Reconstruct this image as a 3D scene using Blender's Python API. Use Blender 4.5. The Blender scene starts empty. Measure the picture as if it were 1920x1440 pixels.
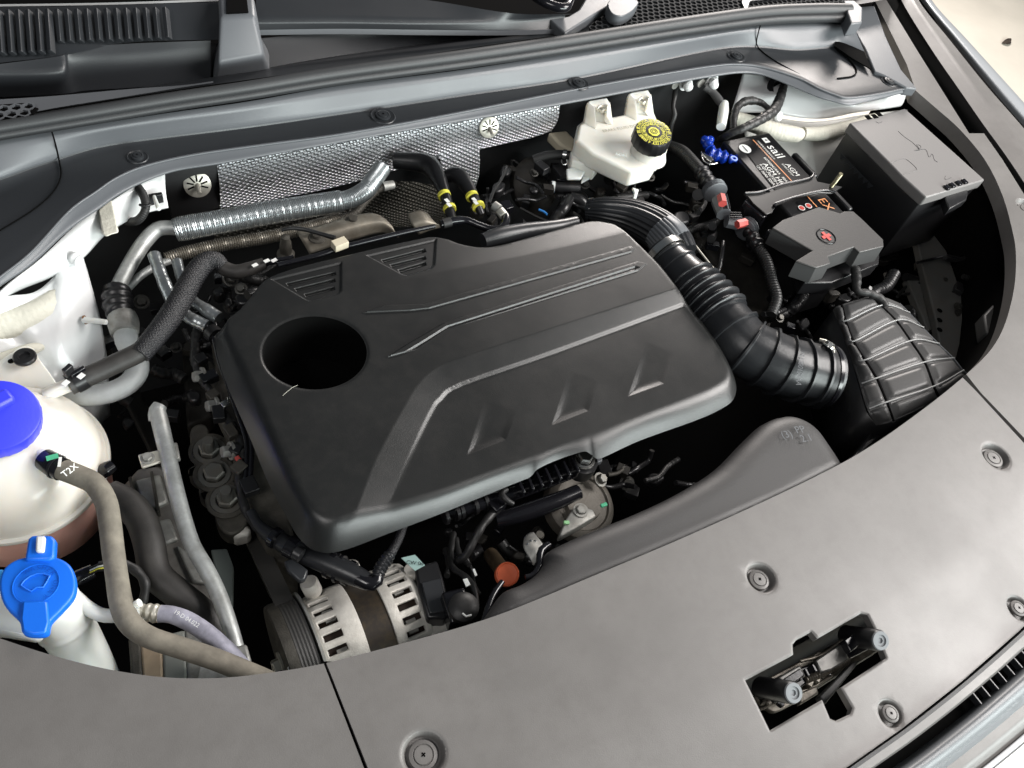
import bpy, bmesh, math, random
import numpy as np
from mathutils import Vector, Matrix
from mathutils.geometry import delaunay_2d_cdt
random.seed(7); np.random.seed(7)
sc = bpy.context.scene
C = sc.collection
PI = math.pi

# ---------------------------------------------------------------- camera
H = 0.85
F = 1539.9
M = np.array([[0.86518122, 0.26726936, -0.42429771],
              [-0.45617134, 0.77087182, -0.44459458],
              [0.20825264, 0.57820733, 0.78886445]])
cam = bpy.data.objects.new('camera', bpy.data.cameras.new('camera')); C.objects.link(cam)
R = Matrix([list(r) for r in M]).to_4x4()
cam.matrix_world = Matrix.Translation((0, 0, H)) @ R
cam.data.sensor_width = 36; cam.data.lens = 36 * F / 1920
cam.data.clip_start = 0.01; cam.data.clip_end = 100
sc.camera = cam

# ---------------------------------------------------------------- world and lamps
w = bpy.data.worlds.new('World'); sc.world = w; w.use_nodes = True
bg = w.node_tree.nodes['Background']
bg.inputs['Color'].default_value = (0.80, 0.90, 1.0, 1); bg.inputs['Strength'].default_value = 0.10

def area(name, loc, target, sx, sy, power, col):
    l = bpy.data.lights.new(name, 'AREA'); l.shape = 'RECTANGLE'; l.size = sx; l.size_y = sy
    l.energy = power; l.color = col
    o = bpy.data.objects.new(name, l); C.objects.link(o); o.location = loc
    o.rotation_euler = (Vector(target) - Vector(loc)).to_track_quat('-Z', 'Y').to_euler()
    return o
area('ceiling_lamp_right', (2.8, -0.45, 1.9), (0.8, 0.1, 0), 1.6, 1.5, 145, (1.0, 0.96, 0.93))
area('ceiling_lamp_left', (-1.2, -0.4, 2.2), (0.1, 0.4, 0), 0.9, 0.9, 22, (1.0, 0.97, 0.95))
area('rear_sheen_light', (4.0, 3.7, 1.6), (0.5, 0.7, 0), 1.8, 0.9, 190, (1.0, 0.93, 0.88))  # added for sheen on the cover's rear; an open bonnet would block it
area('front_fill_light', (2.2, -3.0, 0.95), (0.6, 0.5, 0), 4.2, 1.2, 280, (0.92, 1.0, 0.98))  # added low fill for the cover skirt and cowl; no doorway is known
sc.view_settings.view_transform = 'Standard'; sc.view_settings.look = 'None'
sc.view_settings.gamma = 1; sc.view_settings.exposure = 0.0

# ---------------------------------------------------------------- helpers
camloc = np.array([0, 0, H])
def ray(px, py): return M @ np.array([px - 960, -(py - 720), -F])
def P(px, py, z=0.0):
    d = ray(px, py); t = (z - H) / d[2]
    return Vector(camloc + d * t)
def PY(px, py, Y):
    d = ray(px, py); return Vector(camloc + d * (Y / d[1]))
def WL(px, p):            # length in metres of px picture pixels at point p
    v = np.array(p) - camloc; dep = -(M[:, 2] @ v)
    return px * abs(dep) / F
def V(pts, z=None): return [P(a[0], a[1], a[2] if len(a) > 2 else z) for a in pts]

def cr(pts, n=8, closed=False):
    pts = [np.array(p, float) for p in pts]; out = []
    N = len(pts); rng = N if closed else N - 1
    for i in range(rng):
        if closed: p0, p1, p2, p3 = pts[i-1], pts[i], pts[(i+1) % N], pts[(i+2) % N]
        else:
            p1, p2 = pts[i], pts[i+1]
            p0 = pts[i-1] if i > 0 else 2*p1 - p2
            p3 = pts[i+2] if i+2 < N else 2*p2 - p1
        for k in range(n):
            t = k / n
            out.append(0.5*((2*p1)+(-p0+p2)*t+(2*p0-5*p1+4*p2-p3)*t*t+(-p0+3*p1-3*p2+p3)*t**3))
    if not closed: out.append(pts[-1])
    return out
def resample(pts, n):
    pts = np.array(pts, float); s = np.r_[0, np.cumsum(np.linalg.norm(np.diff(pts, axis=0), axis=1))]
    u = np.linspace(0, s[-1], n)
    return np.stack([np.interp(u, s, pts[:, k]) for k in range(pts.shape[1])], 1)

wl = {}
def wloc(o): return wl.get(o.name, Vector((0, 0, 0))) if o else Vector((0, 0, 0))
def props(o, label=None, cat=None, group=None, kind=None):
    if label: o['label'] = label
    if cat: o['category'] = cat
    if group: o['group'] = group
    if kind: o['kind'] = kind
    return o
def thing(name, label, cat, loc, group=None):
    o = bpy.data.objects.new(name, None); C.objects.link(o); o.location = loc; o.empty_display_size = 0.02
    wl[o.name] = Vector(loc)
    return props(o, label, cat, group)
def mk(name, verts, faces, mat, parent=None, smooth=True, bevel=0, solid=0, edges=(), sharp=None, seg=2):
    verts = [Vector(v) for v in verts]
    lo = Vector([min(v[k] for v in verts) for k in range(3)]); hi = Vector([max(v[k] for v in verts) for k in range(3)])
    org = Vector(((lo.x+hi.x)/2, (lo.y+hi.y)/2, lo.z))
    me = bpy.data.meshes.new(name)
    me.from_pydata([tuple(v - org) for v in verts], [], faces)
    bm = bmesh.new(); bm.from_mesh(me)
    bmesh.ops.recalc_face_normals(bm, faces=bm.faces) if bevel or smooth == 'r' else None
    bm.to_mesh(me); bm.free()
    me.materials.append(mat)
    if smooth:
        me.polygons.foreach_set('use_smooth', [True]*len(me.polygons))
        if sharp: me.set_sharp_from_angle(angle=math.radians(sharp))
    o = bpy.data.objects.new(name, me); C.objects.link(o)
    if parent: o.parent = parent
    o.location = org - wloc(parent); wl[o.name] = org
    if solid:
        m = o.modifiers.new('solid', 'SOLIDIFY'); m.thickness = abs(solid); m.offset = -1 if solid > 0 else 1
    if bevel:
        m = o.modifiers.new('bevel', 'BEVEL'); m.width = bevel; m.segments = seg; m.limit_method = 'ANGLE'; m.angle_limit = math.radians(35)
    return o
class G:      # mesh accumulator
    def __init__(s): s.v = []; s.f = []
    def add(s, v, f):
        b = len(s.v); s.v += [Vector(x) for x in v]; s.f += [tuple(i+b for i in q) for q in f]; return s
    def mk(s, name, mat, parent=None, **k): return mk(name, s.v, s.f, mat, parent, **k)

def tube_g(pts, r, nc=14, step=0.006, ribs=None, caps=True, flute=None, n=6):
    """pts world points, r list of metres; ribs(s)-> factor; flute(theta)-> factor"""
    pr = [np.array([*p, rr]) for p, rr in zip(pts, r)]
    c = cr(pr, n) if len(pr) > 2 else pr
    c = np.array(c); L = np.linalg.norm(np.diff(c[:, :3], axis=0), axis=1).sum()
    m = max(2, int(L/step)+1); c = resample(c, m) if m < 900 else resample(c, 900)
    m = len(c); g = G(); s = 0
    t = np.gradient(c[:, :3], axis=0); t /= np.linalg.norm(t, axis=1)[:, None] + 1e-12
    nrm = np.cross(t[0], [0.13, 0.2, 1]); nrm /= np.linalg.norm(nrm)
    vs = []
    for i in range(m):
        nrm = nrm - t[i]*(nrm @ t[i]); nrm /= np.linalg.norm(nrm)
        b = np.cross(t[i], nrm)
        if i: s += np.linalg.norm(c[i, :3]-c[i-1, :3])
        for k in range(nc):
            a = 2*PI*k/nc; rr = c[i, 3]*(ribs(s) if ribs else 1)*(flute(a, s) if flute else 1)
            vs.append(c[i, :3] + rr*(math.cos(a)*nrm + math.sin(a)*b))
    fs = [(i*nc+k, i*nc+(k+1) % nc, (i+1)*nc+(k+1) % nc, (i+1)*nc+k) for i in range(m-1) for k in range(nc)]
    if caps: fs += [tuple(range(nc))[::-1], tuple((m-1)*nc+k for k in range(nc))]
    return g.add(vs, fs)
def tube(name, pts, rpx, mat, parent=None, z=None, world=False, **k):
    w3 = pts if world else V(pts, z)
    if not isinstance(rpx, (list, tuple)): rpx = [rpx]*len(w3)
    r = rpx if world else [WL(a, p) for a, p in zip(rpx, w3)]
    sm = k.pop('sharp', 50)
    return tube_g(w3, r, **k).mk(name, mat, parent, sharp=sm)
def basis(axis, up=(0, 0, 1)):
    z = Vector(axis).normalized(); x = Vector(up).cross(z)
    if x.length < 1e-4: x = Vector((1, 0, 0)).cross(z)
    if x.length < 1e-4: x = Vector((0, 1, 0))
    x.normalize(); y = z.cross(x); return x, y, z
def lathe_g(prof, c, axis=(0, 0, 1), n=32, sx=1, sy=1, gear=None):
    x, y, z = basis(axis); c = Vector(c); g = G(); vs = []; m = len(prof)
    for r, h in prof:
        for k in range(n):
            a = 2*PI*k/n; q = gear(a, r, h) if gear else 1
            vs.append(c + x*(r*q*sx*math.cos(a)) + y*(r*q*sy*math.sin(a)) + z*h)
    fs = [(i*n+k, i*n+(k+1) % n, (i+1)*n+(k+1) % n, (i+1)*n+k) for i in range(m-1) for k in range(n)]
    return g.add(vs, fs)
def lathe(name, prof, c, mat, parent=None, axis=(0, 0, 1), n=32, sharp=35, **k):
    return lathe_g(prof, c, axis, n, **k).mk(name, mat, parent, sharp=sharp)
def hexbolt(name, c, r, h, mat, parent, axis=(0, 0, 1), washer=1.5):
    g = lathe_g([(r*washer, 0), (r*washer, h*.25), (r*1.05, h*.28)], c, axis, 20)
    x = lathe_g([(r, h*.25), (r, h*.85), (r*.85, h), (0.0001, h)], c, axis, 6)
    g.add(x.v, x.f)
    return g.mk(name, mat, parent, smooth=True, sharp=25)
def prism_g(top, down):
    """top: world points; down: vector or list of bottom points"""
    n = len(top); bot = [Vector(p)+Vector(down) for p in top] if not isinstance(down, list) else down
    return G().add(list(top)+list(bot), [tuple(range(n)), tuple(range(2*n-1, n-1, -1))] + [(i, i+n, (i+1) % n+n, (i+1) % n) for i in range(n)])
def slab(name, pts, z, depth, mat, parent=None, bevel=0.0015, curve=0, down=None, **k):
    w3 = V(pts, z)
    if curve: w3 = [Vector(p) for p in cr(w3, curve, True)]
    return prism_g(w3, down or (0, 0, -depth)).mk(name, mat, parent, bevel=bevel, smooth=True, sharp=40, **k)
def box_g(c, s, rz=0, ax=None):
    x, y, z = ax or (Vector((math.cos(rz), math.sin(rz), 0)), Vector((-math.sin(rz), math.cos(rz), 0)), Vector((0, 0, 1)))
    c = Vector(c); vs = [c + x*(s[0]/2*i) + y*(s[1]/2*j) + z*(s[2]/2*k) for k in (-1, 1) for j in (-1, 1) for i in (-1, 1)]
    return G().add(vs, [(0, 2, 3, 1), (4, 5, 7, 6), (0, 1, 5, 4), (2, 6, 7, 3), (0, 4, 6, 2), (1, 3, 7, 5)])
def box(name, c, s, mat, parent=None, rz=0, bevel=0.001, ax=None):
    return box_g(c, s, rz, ax).mk(name, mat, parent, bevel=bevel, sharp=40)
def loft(name, rails, mat, parent=None, nu=60, nv=4, spl=6, solid=0, cross='lin', fn=None, sharp=None):
    """rails: lists of world points; lateral curves stacked"""
    rs = [resample(cr(r, spl) if len(r) > 2 else r, nu) for r in rails]
    A = np.array(rs); rows = []
    if cross == 'cr':
        cols = [cr(list(A[:, j]), nv) for j in range(nu)]
        rows = np.array(cols).transpose(1, 0, 2)
    else:
        for i in range(len(A)-1):
            for k in range(nv): rows.append(A[i]*(1-k/nv)+A[i+1]*(k/nv))
        rows.append(A[-1]); rows = np.array(rows)
    if fn: rows = fn(rows)
    m = len(rows); vs = rows.reshape(-1, 3)
    fs = [(i*nu+j, i*nu+j+1, (i+1)*nu+j+1, (i+1)*nu+j) for i in range(m-1) for j in range(nu-1)]
    return mk(name, vs, fs, mat, parent, solid=solid, sharp=sharp)

def inpoly(X, Y, poly):
    ins = np.zeros(X.shape, bool); n = len(poly)
    for i in range(n):
        x1, y1 = poly[i]; x2, y2 = poly[(i+1) % n]
        if y1 == y2: continue
        c = ((y1 > Y) != (y2 > Y)) & (X < (x2-x1)*(Y-y1)/(y2-y1)+x1); ins ^= c
    return ins
def dseg(X, Y, line, closed=False):
    d = np.full(X.shape, 1e9); L = list(line)+([line[0]] if closed else [])
    for (x1, y1), (x2, y2) in zip(L[:-1], L[1:]):
        dx, dy = x2-x1, y2-y1; q = dx*dx+dy*dy+1e-18
        t = np.clip(((X-x1)*dx+(Y-y1)*dy)/q, 0, 1)
        d = np.minimum(d, np.hypot(X-x1-t*dx, Y-y1-t*dy))
    return d
def sdf(X, Y, poly):       # positive inside
    d = dseg(X, Y, poly, True); return np.where(inpoly(X, Y, poly), d, -d)
def sst(x, a, b): t = np.clip((x-a)/(b-a), 0, 1); return t*t*(3-2*t)
def sheet_g(outer, holes, hf, step, fine=None, fstep=0.001, skirt=0.0, lines=()):
    """outer/holes: xy loops (dense); hf(X,Y)->z; fine(X,Y)->bool mask for dense points"""
    o = np.array(outer); x0, y0 = o.min(0); x1, y1 = o.max(0)
    gx, gy = np.meshgrid(np.arange(x0, x1, step), np.arange(y0, y1, step)); X = gx.ravel(); Y = gy.ravel()
    if fine:
        fx, fy = np.meshgrid(np.arange(x0, x1, fstep)+fstep*.3, np.arange(y0, y1, fstep)+fstep*.3)
        fx = fx.ravel(); fy = fy.ravel(); m = fine(fx, fy); fx = fx[m]; fy = fy[m]
        X = np.r_[X, fx]; Y = np.r_[Y, fy]
    m = inpoly(X, Y, outer) & (dseg(X, Y, outer, True) > step*.4)
    for h in holes: m &= ~inpoly(X, Y, h) & (dseg(X, Y, h, True) > fstep*.7)
    X = X[m]; Y = Y[m]
    pts = [Vector((a, b)) for a, b in zip(X, Y)]; edges = []; loops = []
    for lp in [outer]+list(holes)+list(lines):
        b = len(pts); pts += [Vector((p[0], p[1])) for p in lp]; n = len(lp)
        edges += [(b+i, b+(i+1) % n) for i in range(n)]; loops.append((b, n))
    v, e, f, ov, _, _ = delaunay_2d_cdt(pts, edges, [], 0, 1e-7)
    va = np.array([(p.x, p.y) for p in v]); fa = np.array(f)
    cx = va[fa].mean(1); k = inpoly(cx[:, 0], cx[:, 1], outer)
    for h in holes: k &= ~inpoly(cx[:, 0], cx[:, 1], h)
    fa = fa[k]; Z = hf(va[:, 0], va[:, 1])
    g = G().add([(a, b, c) for (a, b), c in zip(va, Z)], [tuple(int(i) for i in q) for q in fa])
    if skirt:
        imap = {}
        for ni, olds in enumerate(ov):
            for oi in olds: imap[oi] = ni
        for li, (b, n) in enumerate(loops[:1+len(holes)]):
            idx = [imap[b+i] for i in range(n)]
            base = len(g.v); k2 = len(idx)
            top = [g.v[i] for i in idx]
            g.v += [Vector((p.x, p.y, p.z)) for p in top]
            g.v += [Vector((p.x, p.y, p.z-skirt)) for p in top]
            g.f += [(base+i, base+(i+1) % k2, base+k2+(i+1) % k2, base+k2+i) for i in range(k2)]
    return g
def xy(pts, z=0.0, n=0, closed=True):
    w3 = V(pts, z)
    if n: w3 = cr(w3, n, closed)
    return [(p[0], p[1]) for p in w3]
def dens(loop, step):
    out = []; n = len(loop)
    for i in range(n):
        a = np.array(loop[i]); b = np.array(loop[(i+1) % n]); k = max(1, int(np.linalg.norm(b-a)/step))
        out += [tuple(a+(b-a)*j/k) for j in range(k)]
    return out
def text(name, s, c, xd, yd, size, mat, parent, ext=0.0003, sx=1.0, align='CENTER'):
    cu = bpy.data.curves.new(name, 'FONT'); cu.body = s; cu.size = 1; cu.extrude = 0; cu.align_x = align; cu.align_y = 'CENTER'
    cu.resolution_u = 2
    ob = bpy.data.objects.new('tmp', cu); C.objects.link(ob)
    me = bpy.data.meshes.new_from_object(ob.evaluated_get(bpy.context.evaluated_depsgraph_get()))
    bpy.data.objects.remove(ob); xd = Vector(xd).normalized(); nz = xd.cross(Vector(yd)).normalized(); yd = nz.cross(xd)
    vs = [Vector(c)+xd*(v.co.x*size*sx)+yd*(v.co.y*size)+nz*ext for v in me.vertices]; fs = [tuple(p.vertices) for p in me.polygons]
    bpy.data.meshes.remove(me)
    if not vs: return None
    return mk(name, vs, fs, mat, parent, smooth=False)
def dup(o, delta, parent=None, label=None):
    """copy a thing or part with its children, moved by delta"""
    c = o.copy(); C.objects.link(c); c.parent = parent
    wl[c.name] = wl[o.name]+Vector(delta); c.location = wl[c.name]-wloc(parent)
    if label: c['label'] = label
    for ch in list(o.children):
        d = dup(ch, delta, c)
    return c

# ---------------------------------------------------------------- materials
def mat(name, col, rough=0.5, metal=0.0, bump=0.0, bscale=400, var=0.0, vscale=12, rvar=0.0, spec=0.5, sss=0.0, trans=0.0,
        coat=0.0, col2=None, dirt=0.0, dcol=(0.12, 0.09, 0.06), bdist=0.0006, wave=None, emis=None):
    m = bpy.data.materials.new(name); m.use_nodes = True; nt = m.node_tree; N = nt.nodes; Lk = nt.links
    b = N['Principled BSDF']; b.inputs['Base Color'].default_value = (*col, 1); b.inputs['Roughness'].default_value = rough
    b.inputs['Metallic'].default_value = metal; b.inputs['Specular IOR Level'].default_value = spec
    if sss: b.inputs['Subsurface Weight'].default_value = sss; b.inputs['Subsurface Radius'].default_value = (0.02, 0.016, 0.012); b.inputs['Subsurface Scale'].default_value = 1.0
    if trans: b.inputs['Transmission Weight'].default_value = trans
    if coat: b.inputs['Coat Weight'].default_value = coat; b.inputs['Coat Roughness'].default_value = 0.08
    geo = N.new('ShaderNodeNewGeometry')
    def noise(sc_, det=3, rgh=0.55):
        t = N.new('ShaderNodeTexNoise'); t.inputs['Scale'].default_value = sc_; t.inputs['Detail'].default_value = det; t.inputs['Roughness'].default_value = rgh
        Lk.new(geo.outputs['Position'], t.inputs['Vector']); return t
    base = None
    if var or col2:
        t = noise(vscale, 5); rp = N.new('ShaderNodeValToRGB'); rp.color_ramp.elements[0].position = .35; rp.color_ramp.elements[1].position = .65
        c2 = col2 or tuple(min(1, x*(1+var)) for x in col); c1 = col if col2 else tuple(x*(1-var) for x in col)
        rp.color_ramp.elements[0].color = (*c1, 1); rp.color_ramp.elements[1].color = (*c2, 1)
        Lk.new(t.outputs['Fac'], rp.inputs['Fac']); base = rp.outputs['Color']; Lk.new(base, b.inputs['Base Color'])
    if dirt:
        t = noise(45, 8, .7); rp = N.new('ShaderNodeValToRGB'); rp.color_ramp.elements[0].position = .5-dirt*.15; rp.color_ramp.elements[1].position = .72
        rp.color_ramp.elements[0].color = (0, 0, 0, 1); rp.color_ramp.elements[1].color = (min(1, dirt*1.2),)*3+(1,)
        mx = N.new('ShaderNodeMix'); mx.data_type = 'RGBA'; Lk.new(t.outputs['Fac'], rp.inputs['Fac']); Lk.new(rp.outputs['Color'], mx.inputs['Factor'])
        if base: Lk.new(base, mx.inputs[6])
        else: mx.inputs[6].default_value = (*col, 1)
        mx.inputs[7].default_value = (*dcol, 1); Lk.new(mx.outputs[2], b.inputs['Base Color'])
    if rvar:
        t = noise(6, 6, .6); mr = N.new('ShaderNodeMapRange'); mr.inputs['From Min'].default_value = .3; mr.inputs['From Max'].default_value = .7
        mr.inputs['To Min'].default_value = max(.03, rough-rvar); mr.inputs['To Max'].default_value = min(1, rough+rvar)
        Lk.new(t.outputs['Fac'], mr.inputs['Value']); Lk.new(mr.outputs[0], b.inputs['Roughness'])
    if bump:
        t = noise(bscale, 2); bp = N.new('ShaderNodeBump'); bp.inputs['Strength'].default_value = bump; bp.inputs['Distance'].default_value = bdist
        Lk.new(t.outputs['Fac'], bp.inputs['Height']); Lk.new(bp.outputs['Normal'], b.inputs['Normal'])
    if emis: b.inputs['Emission Color'].default_value = (*col, 1); b.inputs['Emission Strength'].default_value = emis
    return m
m_panel = mat('panel_plastic', (0.138, 0.131, 0.126), 0.43, dirt=.4, dcol=(.112,.105,.100), bump=0.25, bscale=800, rvar=0.07, var=0.10, vscale=5, bdist=0.0005)
m_cover = mat('cover_plastic', (0.008, 0.0085, 0.0085), 0.35, dirt=.35, dcol=(.020,.019,.018), bump=0.4, bscale=900, rvar=0.04, bdist=0.0003, spec=.55)
m_cowl = mat('cowl_plastic', (0.105, 0.112, 0.121), 0.40, bump=0.4, bscale=900, rvar=0.05, bdist=0.0003)
m_cowl2 = mat('cowl_dark_plastic', (0.022, 0.024, 0.027), 0.38, bump=0.2, bscale=700, rvar=0.06)
m_seal = mat('rubber_seal', (0.030, 0.032, 0.034), 0.5, bump=0.2, bscale=500)
m_blk = mat('black_plastic', (0.010, 0.010, 0.011), 0.35, bump=0.15, bscale=300, rvar=0.08)
m_gloss = mat('glossy_black_plastic', (0.008, 0.008, 0.010), 0.16, rvar=0.06, bump=.1, bscale=120)
m_void = mat('shade_black', (0.003, 0.003, 0.003), 0.95, spec=0.05)  # near-black base colour stands in for the dark of gaps, holes and depths
m_fuse = mat('fusebox_plastic', (0.17, 0.163, 0.16), 0.44, bump=0.4, bscale=900, bdist=.0003)
m_hose = mat('rubber_hose', (0.013, 0.013, 0.013), 0.5, bump=0.3, bscale=200, rvar=0.1)
m_intake = mat('intake_rubber', (0.016, 0.017, 0.019), 0.33, bump=0.2, bscale=250, rvar=0.1)
m_dusty = mat('dusty_hose', (0.17, 0.155, 0.125), 0.8, var=0.2, vscale=60, bump=.4, bscale=300, dirt=.3, dcol=(.10, .09, .075))
m_dusty2 = mat('dusty_dark_hose', (0.03, 0.028, 0.026), 0.55, var=0.3, vscale=30, bump=.3, bscale=300)
m_lav = mat('grey_violet_hose', (0.28, 0.28, 0.34), 0.6, var=0.25, vscale=70, dirt=.3, dcol=(.07, .07, .09))
m_white = mat('white_body_paint', (0.70, 0.71, 0.71), 0.32, var=0.02, coat=.3)
m_white2 = mat('white_body_paint_dusty', (0.62, 0.61, 0.58), 0.5, var=0.06, vscale=15)
m_seam = mat('seam_sealer', (0.60, 0.58, 0.50), 0.75, bump=.6, bscale=120, bdist=.002, var=.06, vscale=50)
m_tank = mat('translucent_tank', (0.78, 0.745, 0.67), 0.28, sss=.5, var=.02, coat=.2)
m_tankred = mat('tank_with_red_coolant', (0.85, 0.48, 0.40), 0.3, sss=.3, var=.1, vscale=20)
m_wht = mat('white_plastic', (0.78, 0.80, 0.76), 0.35, sss=.3)
m_bfr = mat('reservoir_plastic', (0.80, 0.78, 0.71), 0.4, sss=.4, var=.03, vscale=30)
m_blue = mat('blue_cap', (0.035, 0.045, 0.78), 0.42, bump=.2, bscale=300)
m_blue2 = mat('light_blue_cap', (0.005, 0.13, 0.68), 0.42, bump=.15, bscale=300)
m_bluec = mat('clear_blue_plastic', (0.01, 0.05, 0.45), 0.12, trans=.3)
m_alu = mat('aluminium_pipe', (0.52, 0.54, 0.53), 0.5, metal=.6, var=.15, vscale=50, dirt=.4, dcol=(.2, .19, .17), bump=.1, bscale=200)
m_alud = mat('dull_aluminium', (0.36, 0.36, 0.34), 0.55, metal=.55, var=.18, vscale=50, dirt=.35, bump=.5, bscale=150)
m_cast = mat('cast_aluminium', (0.66, 0.64, 0.59), 0.6, metal=.35, var=.1, vscale=60, bump=.8, bscale=500, dirt=.25, dcol=(.22, .18, .13))
m_castd = mat('dark_cast_metal', (0.075, 0.07, 0.06), 0.6, metal=.4, var=.25, vscale=60, bump=.8, bscale=400, dirt=.5, dcol=(.05, .045, .035))
m_foil = mat('foil_sleeve', (0.50, 0.53, 0.54), 0.3, metal=.85, var=.12, vscale=60, bump=.5, bscale=110, bdist=.0008, dirt=.1, dcol=(.2, .19, .17))
m_steel = mat('bright_steel', (0.6, 0.6, 0.58), 0.25, metal=1)
m_zinc = mat('zinc_washer', (0.62, 0.60, 0.53), 0.4, metal=.6, dirt=.3)
m_yel = mat('yellow_print', (0.72, 0.68, 0.08), 0.6)
m_wprint = mat('white_print', (0.75, 0.76, 0.74), 0.6)
m_oprint = mat('orange_print', (0.65, 0.28, 0.12), 0.5)
m_label = mat('glossy_label', (0.006, 0.006, 0.007), 0.45, spec=.12)
m_red = mat('red_clip', (0.50, 0.07, 0.06), 0.5, var=.15, vscale=100)
m_orange = mat('orange_cap', (0.66, 0.13, 0.05), 0.55, var=.1, vscale=60)
m_green = mat('green_paint_mark', (0.08, 0.45, 0.25), 0.6)
m_teal = mat('teal_label', (0.28, 0.42, 0.40), 0.6)
m_beige = mat('beige_tape', (0.50, 0.45, 0.34), 0.8, bump=.3, bscale=300)
m_floor = mat('pale_concrete', (0.74, 0.69, 0.60), 0.7, var=.06, vscale=3, bump=.2, bscale=60)
m_paint = mat('silver_grey_paint', (0.42, 0.44, 0.46), 0.3, metal=.3, coat=.5)
m_dark = mat('dark_belt', (0.035, 0.034, 0.032), 0.6, bump=.3, bscale=300)
def m_emboss(name, col, rough, sc_, depth):
    m = mat(name, col, rough, metal=.9); nt = m.node_tree; N = nt.nodes; Lk = nt.links; b = N['Principled BSDF']
    uv = N.new('ShaderNodeUVMap'); vo = N.new('ShaderNodeTexVoronoi'); vo.inputs['Scale'].default_value = sc_; vo.inputs['Randomness'].default_value = 0.0
    rot = N.new('ShaderNodeMapping'); rot.inputs['Rotation'].default_value = (0, 0, math.radians(38)); rot.inputs['Scale'].default_value = (1, 1.35, 1)
    Lk.new(uv.outputs[0], rot.inputs['Vector']); Lk.new(rot.outputs[0], vo.inputs['Vector'])
    mr = N.new('ShaderNodeMapRange'); mr.interpolation_type = 'SMOOTHSTEP'; mr.inputs['From Min'].default_value = .12; mr.inputs['From Max'].default_value = .52
    mr.inputs['To Min'].default_value = 1; mr.inputs['To Max'].default_value = 0
    Lk.new(vo.outputs['Distance'], mr.inputs['Value'])
    bp = N.new('ShaderNodeBump'); bp.inputs['Distance'].default_value = depth; bp.inputs['Strength'].default_value = 1.0
    Lk.new(mr.outputs[0], bp.inputs['Height']); Lk.new(bp.outputs['Normal'], b.inputs['Normal'])
    return m
m_shield = m_emboss('embossed_heat_shield', (0.92, 0.93, 0.97), 0.30, 1.0, 0.006)
m_shieldd = m_emboss('embossed_heat_shield_sooty', (0.12, 0.115, 0.10), 0.4, 1.0, 0.004)

# ================================================================ SETTING
props(mk('garage_floor', [(-8, -8, -0.95), (14, -8, -0.95), (14, 14, -0.95), (-8, 14, -0.95)], [(0, 1, 2, 3)], m_floor, smooth=False), kind='structure')
lf = P(1888, 80, -0.948)
g = G(); lv = []
for k in range(12):
    a = 2*PI*k/12; lv.append((lf.x+0.045*math.cos(a)*(1+.2*math.sin(3*a)), lf.y+0.018*math.sin(a)+.01*math.cos(a), lf.z+0.004*math.sin(a*2)+.006))
g.add(lv, [tuple(range(12))]); props(g.mk('dry_leaf', mat('leaf_brown', (0.05, .035, .025), .8), solid=.002), 'small dark dry leaf lying on the pale floor', 'leaf')

# tub of the engine bay, coloured near black in place of deep shade
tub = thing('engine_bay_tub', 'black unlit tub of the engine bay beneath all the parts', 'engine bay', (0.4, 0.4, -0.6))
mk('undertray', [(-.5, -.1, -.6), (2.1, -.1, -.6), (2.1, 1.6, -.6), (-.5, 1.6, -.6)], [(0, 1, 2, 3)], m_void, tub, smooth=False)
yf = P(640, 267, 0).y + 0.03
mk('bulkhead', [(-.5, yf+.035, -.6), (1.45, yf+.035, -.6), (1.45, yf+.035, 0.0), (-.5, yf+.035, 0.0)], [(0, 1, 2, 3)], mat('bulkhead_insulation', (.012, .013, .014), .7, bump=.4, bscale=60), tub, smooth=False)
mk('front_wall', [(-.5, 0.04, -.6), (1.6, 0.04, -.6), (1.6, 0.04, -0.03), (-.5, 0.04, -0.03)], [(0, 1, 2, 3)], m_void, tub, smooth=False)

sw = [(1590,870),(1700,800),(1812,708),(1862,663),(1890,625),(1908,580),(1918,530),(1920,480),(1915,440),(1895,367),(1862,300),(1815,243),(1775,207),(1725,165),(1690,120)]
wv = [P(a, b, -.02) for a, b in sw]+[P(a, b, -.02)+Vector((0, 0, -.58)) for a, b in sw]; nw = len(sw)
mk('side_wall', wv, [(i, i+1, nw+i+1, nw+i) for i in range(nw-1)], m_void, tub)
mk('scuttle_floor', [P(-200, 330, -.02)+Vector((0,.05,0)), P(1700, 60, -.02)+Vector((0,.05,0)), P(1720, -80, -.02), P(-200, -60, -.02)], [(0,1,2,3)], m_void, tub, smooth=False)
loft('wing_floor', [V([(1590,-60),(1600,60),(1720,180),(2050,700)], -.08), V([(1690,-60),(1738,0),(1798,76),(2010,330)], -.08)], m_void, tub)
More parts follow.
